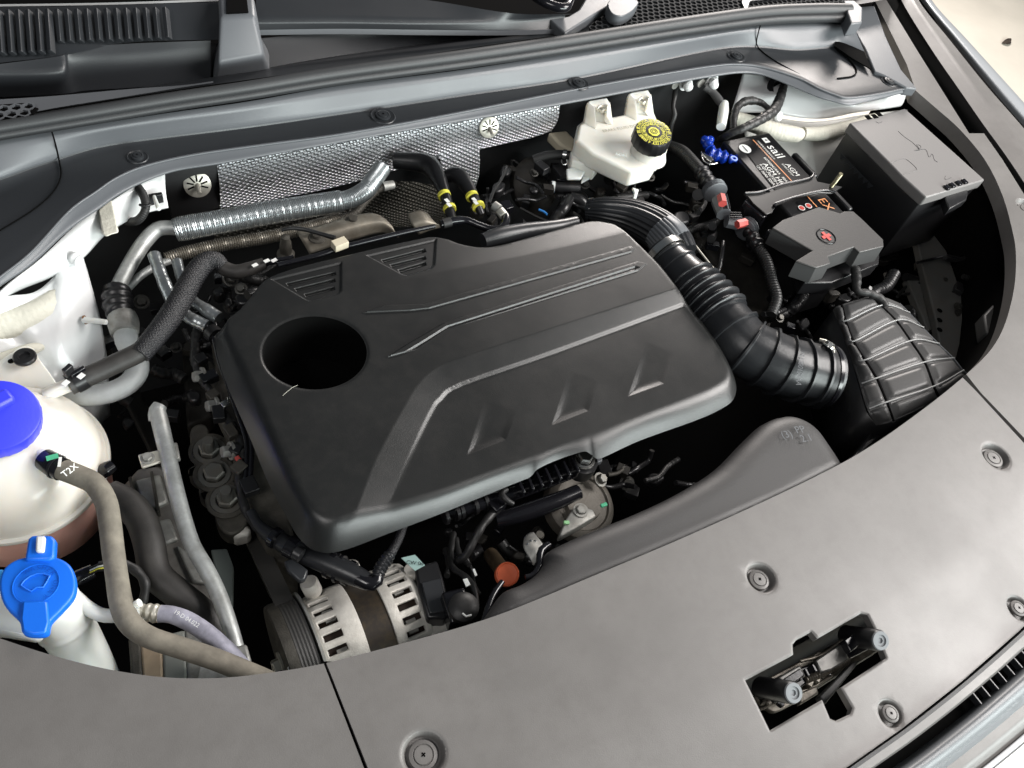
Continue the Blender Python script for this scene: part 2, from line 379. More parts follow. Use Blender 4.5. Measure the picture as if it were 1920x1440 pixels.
# ================================================================ FRONT PANELS
inner_c = [(612,1243),(760,1205),(905,1163),(1000,1127),(1100,1085),(1200,1043),(1300,1000),(1400,955),(1500,908),(1590,862),(1650,825),(1700,790),(1760,745),(1805,708)]
hole_latch = [(1398,1275),(1488,1227),(1487,1208),(1495,1198),(1522,1184),(1533,1197),(1616,1149),(1627,1152),(1642,1180),(1665,1232),(1580,1288),(1603,1325),(1600,1336),(1572,1349),(1561,1345),(1545,1310),(1447,1368)]
cl_c = [(795,1413,41), (1428,1083,29), (1868,855,28), (1676,1335,25), (1916,1137,23)]
clips_w = [(P(a, b, 0), WL(r, P(a, b, 0))) for a, b, r in cl_c]
crease = xy([(700,1590),(1007,1440),(1280,1320),(1560,1190),(1760,1060),(1990,880)], 0, 5, False)
def hf_panel(X, Y):
    z = np.zeros_like(X)
    d = dseg(X, Y, crease); cr_y = np.interp(X, [c[0] for c in crease], [c[1] for c in crease])
    z -= np.where(Y < cr_y, 1, 0)*(np.sqrt(d*d+0.01**2)-0.01)*0.07
    for (c, r) in clips_w:
        q = np.hypot(X-c.x, Y-c.y); z -= 0.009*(1-sst(q, r*0.80, r*1.0)) + 0.0012*(1-sst(q, r*.95, r*1.15))
    z -= 0.0012*(1-sst(dseg(X, Y, hl, True), 0.0, .0018))
    z -= 0.005*(1-sst(dseg(X, Y, slope_l[0]), 0, .004)) * sst(X*0+1, 0, 1)*0
    return z
hl = dens(xy(hole_latch, 0), 0.004); slope_l = [xy([(1447,1368),(1470,1412)], 0)]
outer_c = dens(xy(inner_c, 0, 4, False) + xy([(1830,733),(1922,833),(1990,905),(1990,1105),(1920,1178),(1810,1275),(1700,1362),(1590,1440),(1480,1520),(720,1515),(690,1440)], 0), 0.006)
def fine_panel(X, Y):
    m = np.zeros(X.shape, bool)
    for c, r in clips_w: q = np.hypot(X-c.x, Y-c.y); m |= (q > r*.72) & (q < r*1.2)
    m |= dseg(X, Y, hl, True) < .006
    return m
def circ(c, r, n=40): return [(c.x+r*math.cos(2*PI*k/n), c.y+r*math.sin(2*PI*k/n)) for k in range(n)]
T_rad = thing('radiator_cover_panel', 'large grey textured plastic panel across the front of the engine bay with a latch opening', 'panel', P(1200, 1250, -.01))
ccirc = []
for c, r in clips_w[:4]: ccirc += [circ(c, r*1.0), circ(c, r*.8)]
sheet_g(outer_c, [hl], hf_panel, 0.010, fine_panel, 0.0014, skirt=0.010, lines=ccirc).mk('panel_skin', m_panel, T_rad, sharp=60)
# screw clip: washer ring + head + cross
def clip_build(c, r, parent, m=None, dz=-0.009, axis=(0, 0, 1)):
    m = m or m_panel; ax = Vector(axis)
    c = Vector(c) + ax*dz
    o = lathe('push_clip', [(0.0001, .0), (r*.66, 0.0), (r*.68, .0012), (r*.66, .003), (r*.50, .0038), (r*.46, .0028), (r*.44, .0028), (r*.42, .0042), (r*.2, .0045), (.0001, .0045)][1:], c, m, parent, axis, 36)
    g = G(); x, y, z = basis(axis)
    for k in range(2):
        a = k*PI/2+.3; xx = x*math.cos(a)+y*math.sin(a); yy = z.cross(xx)
        g2 = box_g(c+z*.0046, (r*.22, r*.06, .0006), ax=(xx, yy, z)); g.add(g2.v, g2.f)
    mk('cross_slot', g.v, g.f, m_void, o, smooth=False)
    return o
c0, r0 = clips_w[0]
for c, r in clips_w: clip_build(c, r, T_rad)

# left and right trim panels
inner_l = [(-120,1155),(-40,1185),(0,1197),(60,1217),(110,1232),(180,1250),(250,1263),(310,1270),(370,1272),(430,1270),(500,1262),(560,1253),(607,1244)]
T_l = thing('left_trim_panel', 'grey plastic trim panel at the front left corner below the washer filler', 'panel', P(250, 1350, -.01))
outer_l = dens(xy(inner_l, 0, 4, False)+xy([(683,1440),(712,1515),(-120,1515)], 0), .006)
def hf_l(X, Y):
    q = P(300, 1290, 0); return -0.06*np.clip(q.y+.0-Y, 0, 1)**1.3*0.3 + 0.0*X
sheet_g(outer_l, [], hf_l, .012, None, skirt=0.02).mk('panel_skin', m_panel, T_l, sharp=60)
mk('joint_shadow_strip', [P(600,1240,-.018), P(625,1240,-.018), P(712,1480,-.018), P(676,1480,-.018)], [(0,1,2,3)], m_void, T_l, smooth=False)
inner_r = [(1812,702),(1852,663),(1877,625),(1893,580),(1903,530),(1905,480),(1900,440),(1880,367),(1847,300),(1800,243),(1760,207),(1717,170)]
T_r = thing('right_trim_panel', 'grey plastic trim panel curving round the right side of the engine bay beside the fuse box', 'panel', P(1900, 640, -.01))
outer_r = dens(xy(inner_r, 0, 4, False)+xy([(1700,120),(1640,0),(1662,0),(1720,95),(1817,250),(1845,250),(1880,300),(1925,372),(2100,640),(2100,980),(1996,898),(1925,826),(1838,735)], 0), .006)
cr_r = P(1925, 387, 0)
def hf_r(X, Y):
    z = 0*X; q = np.hypot(X-cr_r.x, Y-cr_r.y); z -= .009*(1-sst(q, .017, .022)); return z
sheet_g(outer_r, [], hf_r, .012, lambda X, Y: np.hypot(X-cr_r.x, Y-cr_r.y) < .027, .002, skirt=0.03).mk('panel_skin', m_panel, T_r, sharp=60)
clip_build(cr_r, .021, T_r)

# lower intake duct behind the seam
duct = [(900,1166),(925,1130),(950,1098),(985,1083),(1012,1065),(1026,1045),(1034,1022),(1100,990),(1200,950),(1280,912),(1350,868),(1400,818),(1440,782),(1480,769),(1512,775),(1542,795),(1567,828),(1592,866)]
seam = [(1592,866),(1500,912),(1400,959),(1300,1004),(1200,1047),(1100,1089),(1000,1131),(900,1168)]
dk = xy(duct, -.006, 4, False); sm_ = xy(seam, -.006, 3, False)
T_duct = thing('air_duct', 'smooth dark plastic air duct between the engine cover and the front panel', 'duct', P(1250, 960, -.05))
def hf_duct(X, Y):
    d = dseg(X, Y, dk[8:]); return -.006 - 0.045*(1-sst(d, -.004, .055))**2 - .010*(1-sst(dseg(X, Y, dk), 0, .012))
def hf_duct2(X, Y):
    d = dseg(X, Y, dk); e = dseg(X, Y, sm_)
    return -.006 - .022*(1-np.sqrt(np.clip(1-(1-np.clip(d/.03, 0, 1))**2, 0, 1))) - .004*(1-sst(e, 0, .006))
sheet_g(dens(dk+sm_[1:-1], .005), [], hf_duct2, .006, lambda X, Y: dseg(X, Y, dk) < .02, .0025, skirt=.05).mk('duct_shell', mat('duct_plastic', (.036,.035,.035), .5, bump=.5, bscale=800, rvar=.06, bdist=.0004), T_duct, sharp=60)
for (a, b, s) in [(1475,815,'(3)'), (1500,806,'PP'), (1512,822,'2.1')]:
    p = P(a, b, -.002); text('moulded_mark', s, p, (1, -.2, 0), (.2, 1, 0), .016, m_cowl, T_duct)

# latch assembly in the opening
T_la = thing('bonnet_latch', 'dark bonnet latch assembly with two round posts down in the panel opening', 'latch', P(1530, 1260, -.09))
m_latch = mat('greasy_steel', (.10, .09, .075), .4, metal=.5, var=.4, vscale=80, dirt=.5, dcol=(.03, .02, .012), bump=.8, bscale=150)
slab('latch_bed', [(1370,1330),(1660,1180),(1720,1260),(1440,1440)], -.085, .01, m_void, T_la)
slab('latch_plate', [(1415,1290),(1500,1240),(1590,1195),(1640,1185),(1660,1210),(1560,1275),(1470,1330),(1440,1330)], -.060, .008, m_latch, T_la, curve=3)
slab('black_bracket', [(1440,1285),(1475,1262),(1520,1245),(1590,1200),(1630,1182),(1652,1206),(1600,1232),(1540,1258),(1490,1300),(1455,1318)], -.040, .012, m_gloss, T_la, bevel=.002)
for q in ([(1432,1284),(1470,1262),(1486,1290),(1448,1312)], [(1578,1196),(1618,1174),(1634,1200),(1596,1220)]):
    slab('post_base', q, -.032, .010, m_blk, T_la, bevel=.003)
for k in range(7): slab('bracket_rib', [(1494+k*14,1262-k*8),(1498+k*14,1260-k*8),(1506+k*14,1274-k*8),(1502+k*14,1276-k*8)], -.033, .010, m_gloss, T_la, bevel=.0008)
slab('latch_bracket', [(1465,1275),(1500,1252),(1510,1265),(1478,1290)], -.03, .03, m_gloss, T_la)
slab('latch_bracket', [(1583,1200),(1610,1180),(1622,1200),(1596,1222)], -.02, .03, m_gloss, T_la)
m_armd = mat('dark_arm', (.020,.020,.020), .5, bump=.3, bscale=200)
m_litsteel = mat('lit_black_steel', (.085,.083,.078), .32, metal=.4, var=.4, vscale=60, dirt=.3, dcol=(.02,.018,.015))  # lighter grey stands in for light on the black bracket
slab('latch_inner_plate', [(1528,1238),(1552,1222),(1582,1202),(1592,1236),(1560,1256),(1540,1262)], -.031, .01, m_litsteel, T_la, bevel=.002)
slab('latch_inner_plate', [(1457,1270),(1500,1246),(1512,1268),(1472,1282)], -.031, .01, m_litsteel, T_la, bevel=.002)
slab('latch_inner_plate', [(1500,1290),(1530,1275),(1536,1300),(1500,1322)], -.05, .01, m_latch, T_la, bevel=.002)
slab('latch_arm', [(1536,1306),(1600,1240),(1614,1238),(1548,1320)], -.035, .012, m_armd, T_la)
tube('latch_wire', [(1425,1330,-.05),(1470,1310,-.045),(1530,1285,-.05),(1560,1265,-.045)], 3, m_latch, T_la)
tube('latch_wire', [(1500,1240,-.04),(1540,1228,-.04),(1580,1200,-.035)], 3, m_latch, T_la)
tube('latch_spring', [(1510,1275,-.04),(1550,1258,-.04),(1590,1235,-.04)], 6, m_latch, T_la, ribs=lambda s: 1+.3*math.sin(s*1800), step=.0006)
for k in range(22):
    p = P(1435+k*9.5+random.uniform(-6, 6), 1325-k*6.2+random.uniform(-16, 14), -.045)
    box('latch_tab', p, (random.uniform(.005,.018), random.uniform(.003,.009), .008), random.choice([m_latch, m_gloss, m_gloss, m_latch]), T_la, rz=random.uniform(0, 1))
for (bx, by, tx, ty) in [(1432,1290,1487,1299), (1592,1192,1650,1201)]:
    b = P(bx, by, -.045); t = P(tx, ty, .008); d = (t-b)
    o = lathe('rubber_post', [(.0125, -.005), (.0125, d.length-.003), (.011, d.length), (.0105, d.length+.0004)], b, m_blk, T_la, axis=d, n=28)
    rr = .0112
    lathe('post_end', [(rr, 0), (rr*.93, .002), (rr*.62, .002), (rr*.58, .0005), (rr*.3, .0005), (rr*.28, -.001), (.0001, -.001)], t, mat('post_end_rubber', (.20, .21, .22), .35), o, axis=d, n=28)

# front edge strips and bumper
FR = [(1400,1580),(1590,1440),(1700,1362),(1810,1275),(1920,1178),(2060,1045)]
def off(pts, dx, dy, z): return [P(a+dx, b+dy, z) for a, b in pts]
T_fr = thing('grille_top_moulding', 'narrow grey plastic moulding with a row of slots along the front edge', 'trim', P(1750, 1350, -.03))
def fo(v, z): return off(FR, v*.45, v*.6, z)
loft('moulding_strip', [fo(0, -.015), fo(5, -.002), fo(33, -.004), fo(38, -.012)], m_panel, T_fr, sharp=40)
loft('dark_gap', [fo(-40, -.03), fo(8, -.035), fo(70, -.035)], m_void, T_fr)
loft('groove_line', [fo(3, -.0016), fo(13, -.0012)], m_seal, T_fr)
rs = resample(np.array([list(p) for p in fo(52, -.02)]), 40)
for k in range(20, 38):
    d = Vector(rs[k]-rs[k-1]).normalized(); z = Vector((0, 0, 1)); y = z.cross(d)
    box('slot_rib', Vector(rs[k]), (.0025, .016, .010), m_cowl2, T_fr, ax=(d, y, z), bevel=.0006)
T_bu = thing('front_bumper', 'rounded grey bumper edge at the lower right corner with glossy white paint beyond', 'bumper', P(1850, 1400, -.05))
loft('bumper_roll', [fo(64, -.034), fo(76, -.012), fo(98, -.004), fo(124, -.010), fo(142, -.03)], m_cowl, T_bu, cross='cr', sharp=60)
loft('lower_lip', [fo(140, -.034), fo(170, -.036), fo(200, -.05)], m_panel, T_bu)
loft('painted_skin', [fo(196, -.05), fo(212, -.042), fo(330, -.055), fo(480, -.12)], mat('white_gloss_paint', (.88,.90,.93), .25, coat=.5), T_bu, cross='cr')
loft('trim_line', [fo(213, -.039), fo(218, -.039)], m_seal, T_bu)

# ================================================================ ENGINE COVER
pairs = [((430,618),(404,628),.03),((440,640),(408,668),.045),((475,705),(428,728),.05),((513,795),(466,815),.055),((550,880),(503,905),.06),((578,935),(535,965),.06),((600,960),(560,1008),.06),((632,968),(592,1033),.06),((668,955),(640,1033),.06),
 ((740,934),(735,998),.06),((830,906),(830,962),.055),((920,873),(920,925),.055),((990,848),(990,897),.05),((1012,840),(1010,878),.035),((1050,826),(1045,862),.035),((1090,811),(1092,846),.03),((1106,805),(1109,852),.04),((1124,799),(1128,859),.05),((1200,770),(1200,826),.055),
 ((1290,736),(1300,790),.055),((1340,715),(1350,768),.055),((1366,694),(1377,745),.05),((1361,665),(1376,705),.04),((1325,612),(1339,634),.035),((1270,543),(1282,562),.03),((1222,485),(1234,500),.03),
 ((1163,426),None,0),((1140,414),None,0),((1108,410),None,0),((1060,422),None,0),((995,441),None,0),((935,457),None,0),((900,459),None,0),((865,451),None,0),((838,439),None,0),((812,434),None,0),((785,438),None,0),((715,453),None,0),((640,471),None,0),((560,491),None,0),((512,508),None,0),((490,524),None,0),((472,550),None,0),((450,578),None,0),((428,598),None,0)]
ZC = 0.0
crs = xy([(380,622),(430,610),(640,553),(830,510),(1050,466),(1300,405)], ZC, 3, False)
band_u = xy([(560,1180),(620,1060),(673,943),(707,857),(767,747),(787,717),(813,693),(857,673),(1040,613),(1263,542),(1400,498)], ZC, 4, False)
band_l = xy([(640,1180),(680,1060),(730,943),(773,840),(810,763),(827,740),(867,712),(1040,652),(1273,567),(1400,520)], ZC, 4, False)
rib1 = xy([(679,587),(722,573),(792,571),(1183,462),(1190,468),(1184,473),(805,579),(770,583)], ZC)
rib2 = xy([(724,671),(765,645),(832,606),(1195,491),(1213,495),(1196,508),(838,618),(782,655)], ZC)
rib2i = xy([(760,660),(790,642),(838,612),(1190,500),(1200,503),(1190,508),(838,618),(782,655)], ZC)
louv = [xy([(505,513),(574,563),(584,565),(636,552),(642,545),(643,480)], ZC), xy([(685,468),(752,513),(762,517),(810,503),(817,495),(822,436)], ZC)]
slots = []
for s in [((537,524),(628,503)), ((553,536),(627,518)), ((571,549),(626,535)), ((717,480),(798,459)), ((733,491),(798,475)), ((748,503),(798,488))]:
    (a, b), (c, d) = s; slots.append(xy([(a, b-3.5), (c, d-3.5), (c+2, d+3.5), (a+4, b+3.5)], ZC))
notch = []
for (bl, br, tl, tr) in [((878,845),(952,816),(912,742),(990,715)), ((1038,789),(1108,762),(1072,686),(1142,660)), ((1182,735),(1250,711),(1216,632),(1284,610))]:
    pl = xy([bl, br, tr, tl], ZC); a = np.array(pl[0]); b = np.array(pl[3]); notch.append((pl, a, (b-a)/np.linalg.norm(b-a), np.linalg.norm(b-a)))
hc = P(590, 661, ZC); hole_r = (WL(97, hc)*1.0)
holeL = xy([(590+98*math.cos(a), 661+68.5*math.sin(a)+0*math.cos(a)) for a in np.linspace(0, 2*PI, 73)[:-1]], ZC)
def side(X, Y, line):     # +1 rear/left of line
    xs = np.array(line); i = np.argmin([(X-p[0])**2+(Y-p[1])**2 for p in line], axis=0); i = np.clip(i, 1, len(line)-2)
    tx = xs[i+1, 0]-xs[i-1, 0]; ty = xs[i+1, 1]-xs[i-1, 1]
    return np.sign(tx*(Y-xs[i, 1])-ty*(X-xs[i, 0]))
edge_front = None
def hf_cover(X, Y):
    z = np.zeros_like(X)+ZC
    y_c = np.interp(X, [c[0] for c in crs], [c[1] for c in crs]); z -= 0.16*(np.sqrt(np.clip(Y-y_c, 0, 9)**2+.004**2)-.004)
    z += 0.0012*np.exp(-((Y-y_c)/.003)**2)*0
    du = dseg(X, Y, band_u)*side(X, Y, band_u); dl = -dseg(X, Y, band_l)*side(X, Y, band_l)   # du>0 upper, dl>0 lower
    t = np.where(du > 0, 0, np.where(dl > 0, 1, np.abs(du)/(np.abs(du)+np.abs(dl)+1e-9)))
    z -= 0.008*t
    lowr = sst(dl, -.002, .004); z -= 0.0028*lowr*sst(X, P(700, 900, 0).x, P(850, 750, 0).x)
    z += .0022*sst(sdf(X, Y, rib1), -.0006, .0016); z += .0022*sst(sdf(X, Y, rib2), -.0006, .0016); z -= .0024*sst(sdf(X, Y, rib2i), -.0003, .0018)
    for l in louv: z -= .0030*sst(sdf(X, Y, l), 0, .004)
    for s in slots: z -= .0050*sst(sdf(X, Y, s), -.0008, .0016)
    for pl, a, u, L in notch:
        s = sdf(X, Y, pl); tt = np.clip(((X-a[0])*u[0]+(Y-a[1])*u[1])/L, 0, 1)
        z -= .0032*np.clip(s/.0080, 0, 1)*(1-tt)
    z -= .0010*(1-sst(dseg(X, Y, holeL, True), 0, .004))
    return z
def fine_cover(X, Y):
    m = np.zeros(X.shape, bool)
    m |= (np.abs(sdf(X, Y, rib1)) < .0022) | (np.abs(sdf(X, Y, rib2)) < .0024) | (np.abs(sdf(X, Y, rib2i)) < .0022)
    par = ((np.floor(X/.0006)+np.floor(Y/.0006)) % 2 == 0)
    for l in louv: m |= (np.abs(sdf(X, Y, l)) < .005) & par
    for s in slots: m |= sdf(X, Y, s) > -.0022
    for n_ in notch: m |= (dseg(X, Y, n_[0], True) < .006) & par
    m |= (dseg(X, Y, holeL, True) < .004) & par
    m |= ((dseg(X, Y, band_u) < .0025) | (dseg(X, Y, band_l) < .0045) | (dseg(X, Y, crs) < .002)) & (np.floor(X/.0006) % 2 == 0) & (np.floor(Y/.0006) % 2 == 0)
    return m
top_c = [np.array([*P(*a, ZC)]) for a, b, d in pairs]; N_ = len(pairs)
cen = np.mean(top_c, axis=0); bot_c = []
for i, (a, b, d) in enumerate(pairs):
    if b: bot_c.append(np.array([*P(*b, ZC-d*.55)]))
    else:
        t = top_c[(i+1) % N_]-top_c[i-1]; n_ = np.array([t[1], -t[0], 0]); n_ /= np.linalg.norm(n_)
        bot_c.append(top_c[i]+n_*.006-np.array([0, 0, .04]))
rat = [{(1012,840):1.45, (1050,826):1.55, (1090,811):1.6, (1106,805):1.2}.get(a, 1.0) for a, b, d in pairs]   # cut-out in the skirt: how much longer the full skirt would be
bot_c = [t+(b_-t)*r_ for t, b_, r_ in zip(top_c, bot_c, rat)]
topd = np.array(cr(top_c, 7, True)); botd = np.array(cr(bot_c, 7, True)); ratd = np.clip(np.array(cr([[r_] for r_ in rat], 7, True))[:, 0], 1, 1.6)
g = sheet_g([(p[0], p[1]) for p in topd], [holeL], hf_cover, 0.004, fine_cover, 0.0006)
tz = hf_cover(topd[:, 0], topd[:, 1]); n_ = len(topd)
prof = [(0, 0), (.09, .012), (.2, .05), (.32, .12), (.46, .25), (.66, .5), (.84, .76), (1, 1)]
vs = []
for o_, dr in prof:
    for k in range(n_):
        oe = min(o_, 1/ratd[k]); de = float(np.interp(oe, [q_[0] for q_ in prof], [q_[1] for q_ in prof]))
        p = topd[k]*(1-oe)+botd[k]*oe; vs.append((p[0], p[1], tz[k]*(1-de)+botd[k][2]*de))
g.add(vs, [(i*n_+k, i*n_+(k+1) % n_, (i+1)*n_+(k+1) % n_, (i+1)*n_+k) for i in range(len(prof)-1) for k in range(n_)])
bm = bmesh.new(); 
me = bpy.data.meshes.new('t'); me.from_pydata([tuple(v) for v in g.v], [], g.f); bm.from_mesh(me); bmesh.ops.remove_doubles(bm, verts=bm.verts, dist=1e-6)
bmesh.ops.recalc_face_normals(bm, faces=bm.faces); bm.to_mesh(me); bm.free()
vv = [v.co.copy() for v in me.vertices]; ff = [tuple(p.vertices) for p in me.polygons]
T_cov = thing('engine_cover', 'large matt black plastic engine cover with a round filler hole and stepped ribs', 'engine cover', P(850, 700, -.05))
mk('cover_shell', vv, ff, m_cover, T_cov, smooth=True, sharp=75)
nh = len(holeL); vs = []
for (s_, dz) in [(1, 0), (1.0, -.004), (.985, -.03), (.97, -.09)]:
    for x_, y_ in holeL: vs.append((hc.x+(x_-hc.x)*s_, hc.y+(y_-hc.y)*s_, ZC+dz-.001))
mk('filler_well', vs, [(i*nh+k, i*nh+(k+1) % nh, (i+1)*nh+(k+1) % nh, (i+1)*nh+k) for i in range(3) for k in range(nh)]+[tuple(3*nh+k for k in range(nh))], m_void, T_cov, sharp=60)  # well painted near black in place of its shade
tube('stray_fibre', [(558,722,.001),(546,728,.002),(530,742,.001)], .3, m_seam, T_cov)

# engine block mass below the cover
T_eng = thing('engine_block', 'dark engine block mostly hidden beneath the plastic cover', 'engine', P(850, 760, -.45))
mk('block', *(lambda g: (g.v, g.f))(prism_g(V([(520,800),(1290,640),(1180,470),(560,560)], -.1), (0, 0, -.4))), m_void, T_eng, smooth=False)
mk('timing_cover', *(lambda g: (g.v, g.f))(prism_g(V([(395,640),(440,640),(540,960),(560,1040),(500,1010),(440,880)], -.11), (0, 0, -.2))), m_castd, T_eng, smooth=False, bevel=.004)

# ================================================================ COWL
lipb = [(-140,640),(-60,582),(0,537),(60,495),(130,430),(183,393),(240,355),(320,323),(407,308),(520,288),(640,267),(840,232),(1047,197),(1260,157),(1340,143),(1390,137),(1430,141),(1480,160),(1530,181),(1563,191),(1587,197),(1613,194),(1713,170)]
lipt = [(-140,628),(-60,568),(0,520),(60,472),(130,396),(180,360),(220,333),(277,310),(367,290),(500,271),(640,252),(840,216),(1107,163),(1280,133),(1340,124),(1380,121),(1430,126),(1497,147),(1535,166),(1563,177),(1590,184),(1647,177),(1713,163)]
shelf = [(-140,380),(-60,352),(0,335),(60,313),(110,297),(150,284),(193,273),(280,260),(467,237),(640,212),(873,177),(1073,147),(1280,103),(1363,88),(1420,86),(1493,92),(1563,87),(1585,90),(1625,110)]
ridge = [(-140,290),(-60,274),(0,263),(97,246),(200,230),(300,214),(467,190),(640,160),(873,130),(1073,99),(1280,66),(1427,43),(1500,41),(1570,39),(1600,38)]
T_cowl = thing('cowl_panel', 'long grey plastic cowl trim running below the windscreen across the back of the engine bay', 'panel', P(800, 200, .03))
A = lambda l, z: V(l, z)
loft('front_lip', [A(lipb, .010), A(lipb, .0195), A([( (a+c)/2, (b+d)/2) for (a, b), (c, d) in zip(lipb, lipt)], .0235), A(lipt, .0275), A([(a, b-3) for a, b in lipt], .0285)], m_cowl, T_cowl, nu=200, cross='cr', nv=3)
loft('shelf', [A([(a, b-3) for a, b in lipt], .0285), A(lipt, .0288)[:0] or A([(a, b-6) for a, b in lipt], .029), A([(a, b+3) for a, b in shelf], .026), A(shelf, .028)], m_cowl2, T_cowl, nu=200, nv=6)  # darker plastic puts the shelf's shade into colour beside the bright faces
loft('upright_face', [A(shelf, .028), A([(a, b-3) for a, b in shelf], .031), A([(a, b+10) for a, b in ridge], .057), A([(a, b) for a, b in ridge], .060)], m_cowl, T_cowl, nu=200, nv=4)
for a, b, r in [(258,295,17), (718,218,21), (1085,157,18), (1380,106,16), (1667,153,15)]:
    c = P(a, b, .0285); rr = WL(r, c)
    lathe('clip_seat', [(rr*1.15, 0), (rr*1.05, .0015), (rr*.95, .0005), (.001, .0005)], c, m_cowl2, T_cowl)
    clip_build(c, rr, T_cowl, m_cowl2, dz=.0006)
tube('panel_joint', [(97,246,.071),(104,270,.05),(110,297,.030),(114,330,.0295),(98,362,.0295),(60,395,.0295),(0,432,.0295),(-60,470,.03)], 1.4, m_void, T_cowl, step=.01)
tube('panel_joint', [(1427,43,.070),(1421,65,.05),(1420,87,.0285),(1450,112,.029),(1500,140,.0275)], 1.1, m_void, T_cowl, step=.01)
tube('access_flap_edge', [(1565,88,.029),(1595,115,.029),(1606,133,.029),(1598,143,.029),(1570,147,.029)], 1.4, m_void, T_cowl, step=.01)
tube('lip_edge_roll', [P(a, b, .0285) for a, b in lipt], [.0016]*len(lipt), m_cowl, T_cowl, world=True)
# side wing of the cowl at right
slab('side_wing', [(1614,12),(1640,10),(1662,70),(1690,130),(1720,166),(1700,164),(1660,142),(1640,134),(1622,90),(1595,45)], .034, .02, m_cowl, T_cowl, bevel=.003)
slab('deep_pocket', [(1592,46),(1612,75),(1634,130),(1600,110),(1565,86),(1570,60)], .0355, .002, m_void, T_cowl, bevel=0)
slab('end_block', [(1582,0),(1602,0),(1618,15),(1617,42),(1596,44),(1592,30)], .09, .03, m_cowl, T_cowl, bevel=.003)
# weather seal
sealp = [(-140,268),(-60,258),(0,247),(97,231),(200,214),(333,192),(467,172),(640,144),(873,113),(1073,84),(1280,52),(1427,32),(1520,27),(1592,27)]
T_seal = thing('bonnet_weather_seal', 'long black rubber weather seal running along the top edge of the cowl', 'seal', P(800, 130, .06))
sp = V(sealp, .075)
tube('seal_bulb', [(a, b-8, .082) for a, b in sealp], [12]*len(sealp), m_seal, T_seal, step=.02)
tube('seal_bulb', [(a, b+7, .074) for a, b in sealp], [8]*len(sealp), m_seal, T_seal, step=.02)
loft('seal_base', [[Vector(p)+Vector((0, -.012, -.004)) for p in sp], [Vector(p)+Vector((0, .03, -.004)) for p in sp]], m_seal, T_seal)
# behind the seal
T_sc = thing('scuttle_tray', 'dark plastic scuttle tray with louvres and wells behind the weather seal', 'tray', P(500, 90, 0))
br = [(-140,238),(0,222),(97,205),(333,168),(640,125),(1073,62),(1280,37),(1580,12),(1700,-10)]
loft('tray_floor', [A(br, .07), A([(a, b-14) for a, b in br], .05), A([(-140,190),(0,182),(97,176),(333,160),(640,100),(1073,35),(1280,0),(1580,-40),(1700,-60)], .02)], m_cowl2, T_sc)
loft('grey_ledge', [A([(-10,225),(100,203),(230,182),(340,164),(400,155)], .076), A([(-10,187),(100,180),(230,168),(340,160),(400,152)], .074)], m_cowl, T_sc)
loft('well_wall', [A([(-140,200),(0,187),(120,178),(340,160),(640,120),(1050,62),(1130,50)], .02), A([(-140,150),(0,140),(120,95),(340,88),(640,60),(1050,58),(1130,50)], .06)], m_cowl2, T_sc)
loft('louvre_bed', [A([(-60,128),(0,118),(118,104),(240,80),(412,74)], .085), A([(-60,15),(0,12),(118,12),(240,8),(412,4)], .11)], m_cowl2, T_sc)
loft('ledge_left', [A([(-60,128),(0,120),(118,104),(130,92),(240,82),(395,76)], .086), A([(-60,150),(0,148),(118,140),(130,120),(240,110),(395,100)], .07), A([(-60,180),(0,182),(118,176),(160,170),(240,165),(395,155)], .03)], m_cowl2, T_sc, cross='cr')
loft('rear_strip', [A([(-60,14),(0,12),(200,9),(412,2)], .111), A([(-60,9),(0,8),(200,5),(412,-2)], .113)], mat('pale_edge', (.3, .3, .3), .4), T_sc)
for k in range(22):
    x = -8+k*18.3; yb = 103-0 if x < 115 else 78-(x-118)*.035; yb = 102-x*.03 if x < 115 else 80-(x-118)*.035
    a = P(x-5+ (0 if x > 115 else 0), yb, .094); b = P(x-11, 22-x*.018, .116)
    if x > 330: break
    d = b-a; zz = Vector((0, 0, 1)); xx = d.cross(zz).normalized(); yy = d.normalized(); zz = xx.cross(yy)
    box('louvre_slat', (a+b)/2, (.006, d.length, .010), m_cowl2, T_sc, ax=((xx*.85+zz*.5).normalized(), yy, (zz*.85-xx*.5).normalized()), bevel=.0008)
loft('smooth_cover', [A([(480,62),(640,60),(800,62),(960,62),(1055,58)], .07), A([(480,40),(640,40),(800,42),(960,38),(1060,28)], .088), A([(480,-10),(640,-12),(800,0),(960,25),(1075,26)], .10)], m_cowl2, T_sc)
loft('cover_edge_roll', [A([(480,66),(640,64),(800,66),(960,66),(1055,62)], .068), A([(480,56),(640,54),(800,56),(960,57),(1055,54)], .076)], m_cowl, T_sc)
slab('corner_web', [(1060,62),(1110,30),(1165,-6),(1100,-6),(1085,18),(1065,30),(1030,36)], .085, .02, m_cowl, T_sc, bevel=.003)
# pillar
T_pl = thing('windscreen_nozzle_pillar', 'upright dark plastic pillar with a recessed top at the windscreen base', 'pillar', P(455, 140, .02))
def ring(pts, z): return V(pts, z)
rings = [ring([(400,150),(505,135),(505,95),(400,95)], .04), ring([(408,120),(496,105),(486,62),(416,66)], .08), ring([(412,32),(478,28),(476,-10),(408,-10)], .125)]
vs = [p for r in rings for p in r]
mk('pillar_body', vs, [(i*4+k, i*4+(k+1) % 4, (i+1)*4+(k+1) % 4, (i+1)*4+k) for i in range(2) for k in range(4)]+[(8, 9, 10, 11)], m_cowl, T_pl, bevel=.006, seg=4)
slab('recess', [(424,24),(466,22),(462,-10),(424,-10)], .1275, .003, m_void, T_pl, bevel=.001)
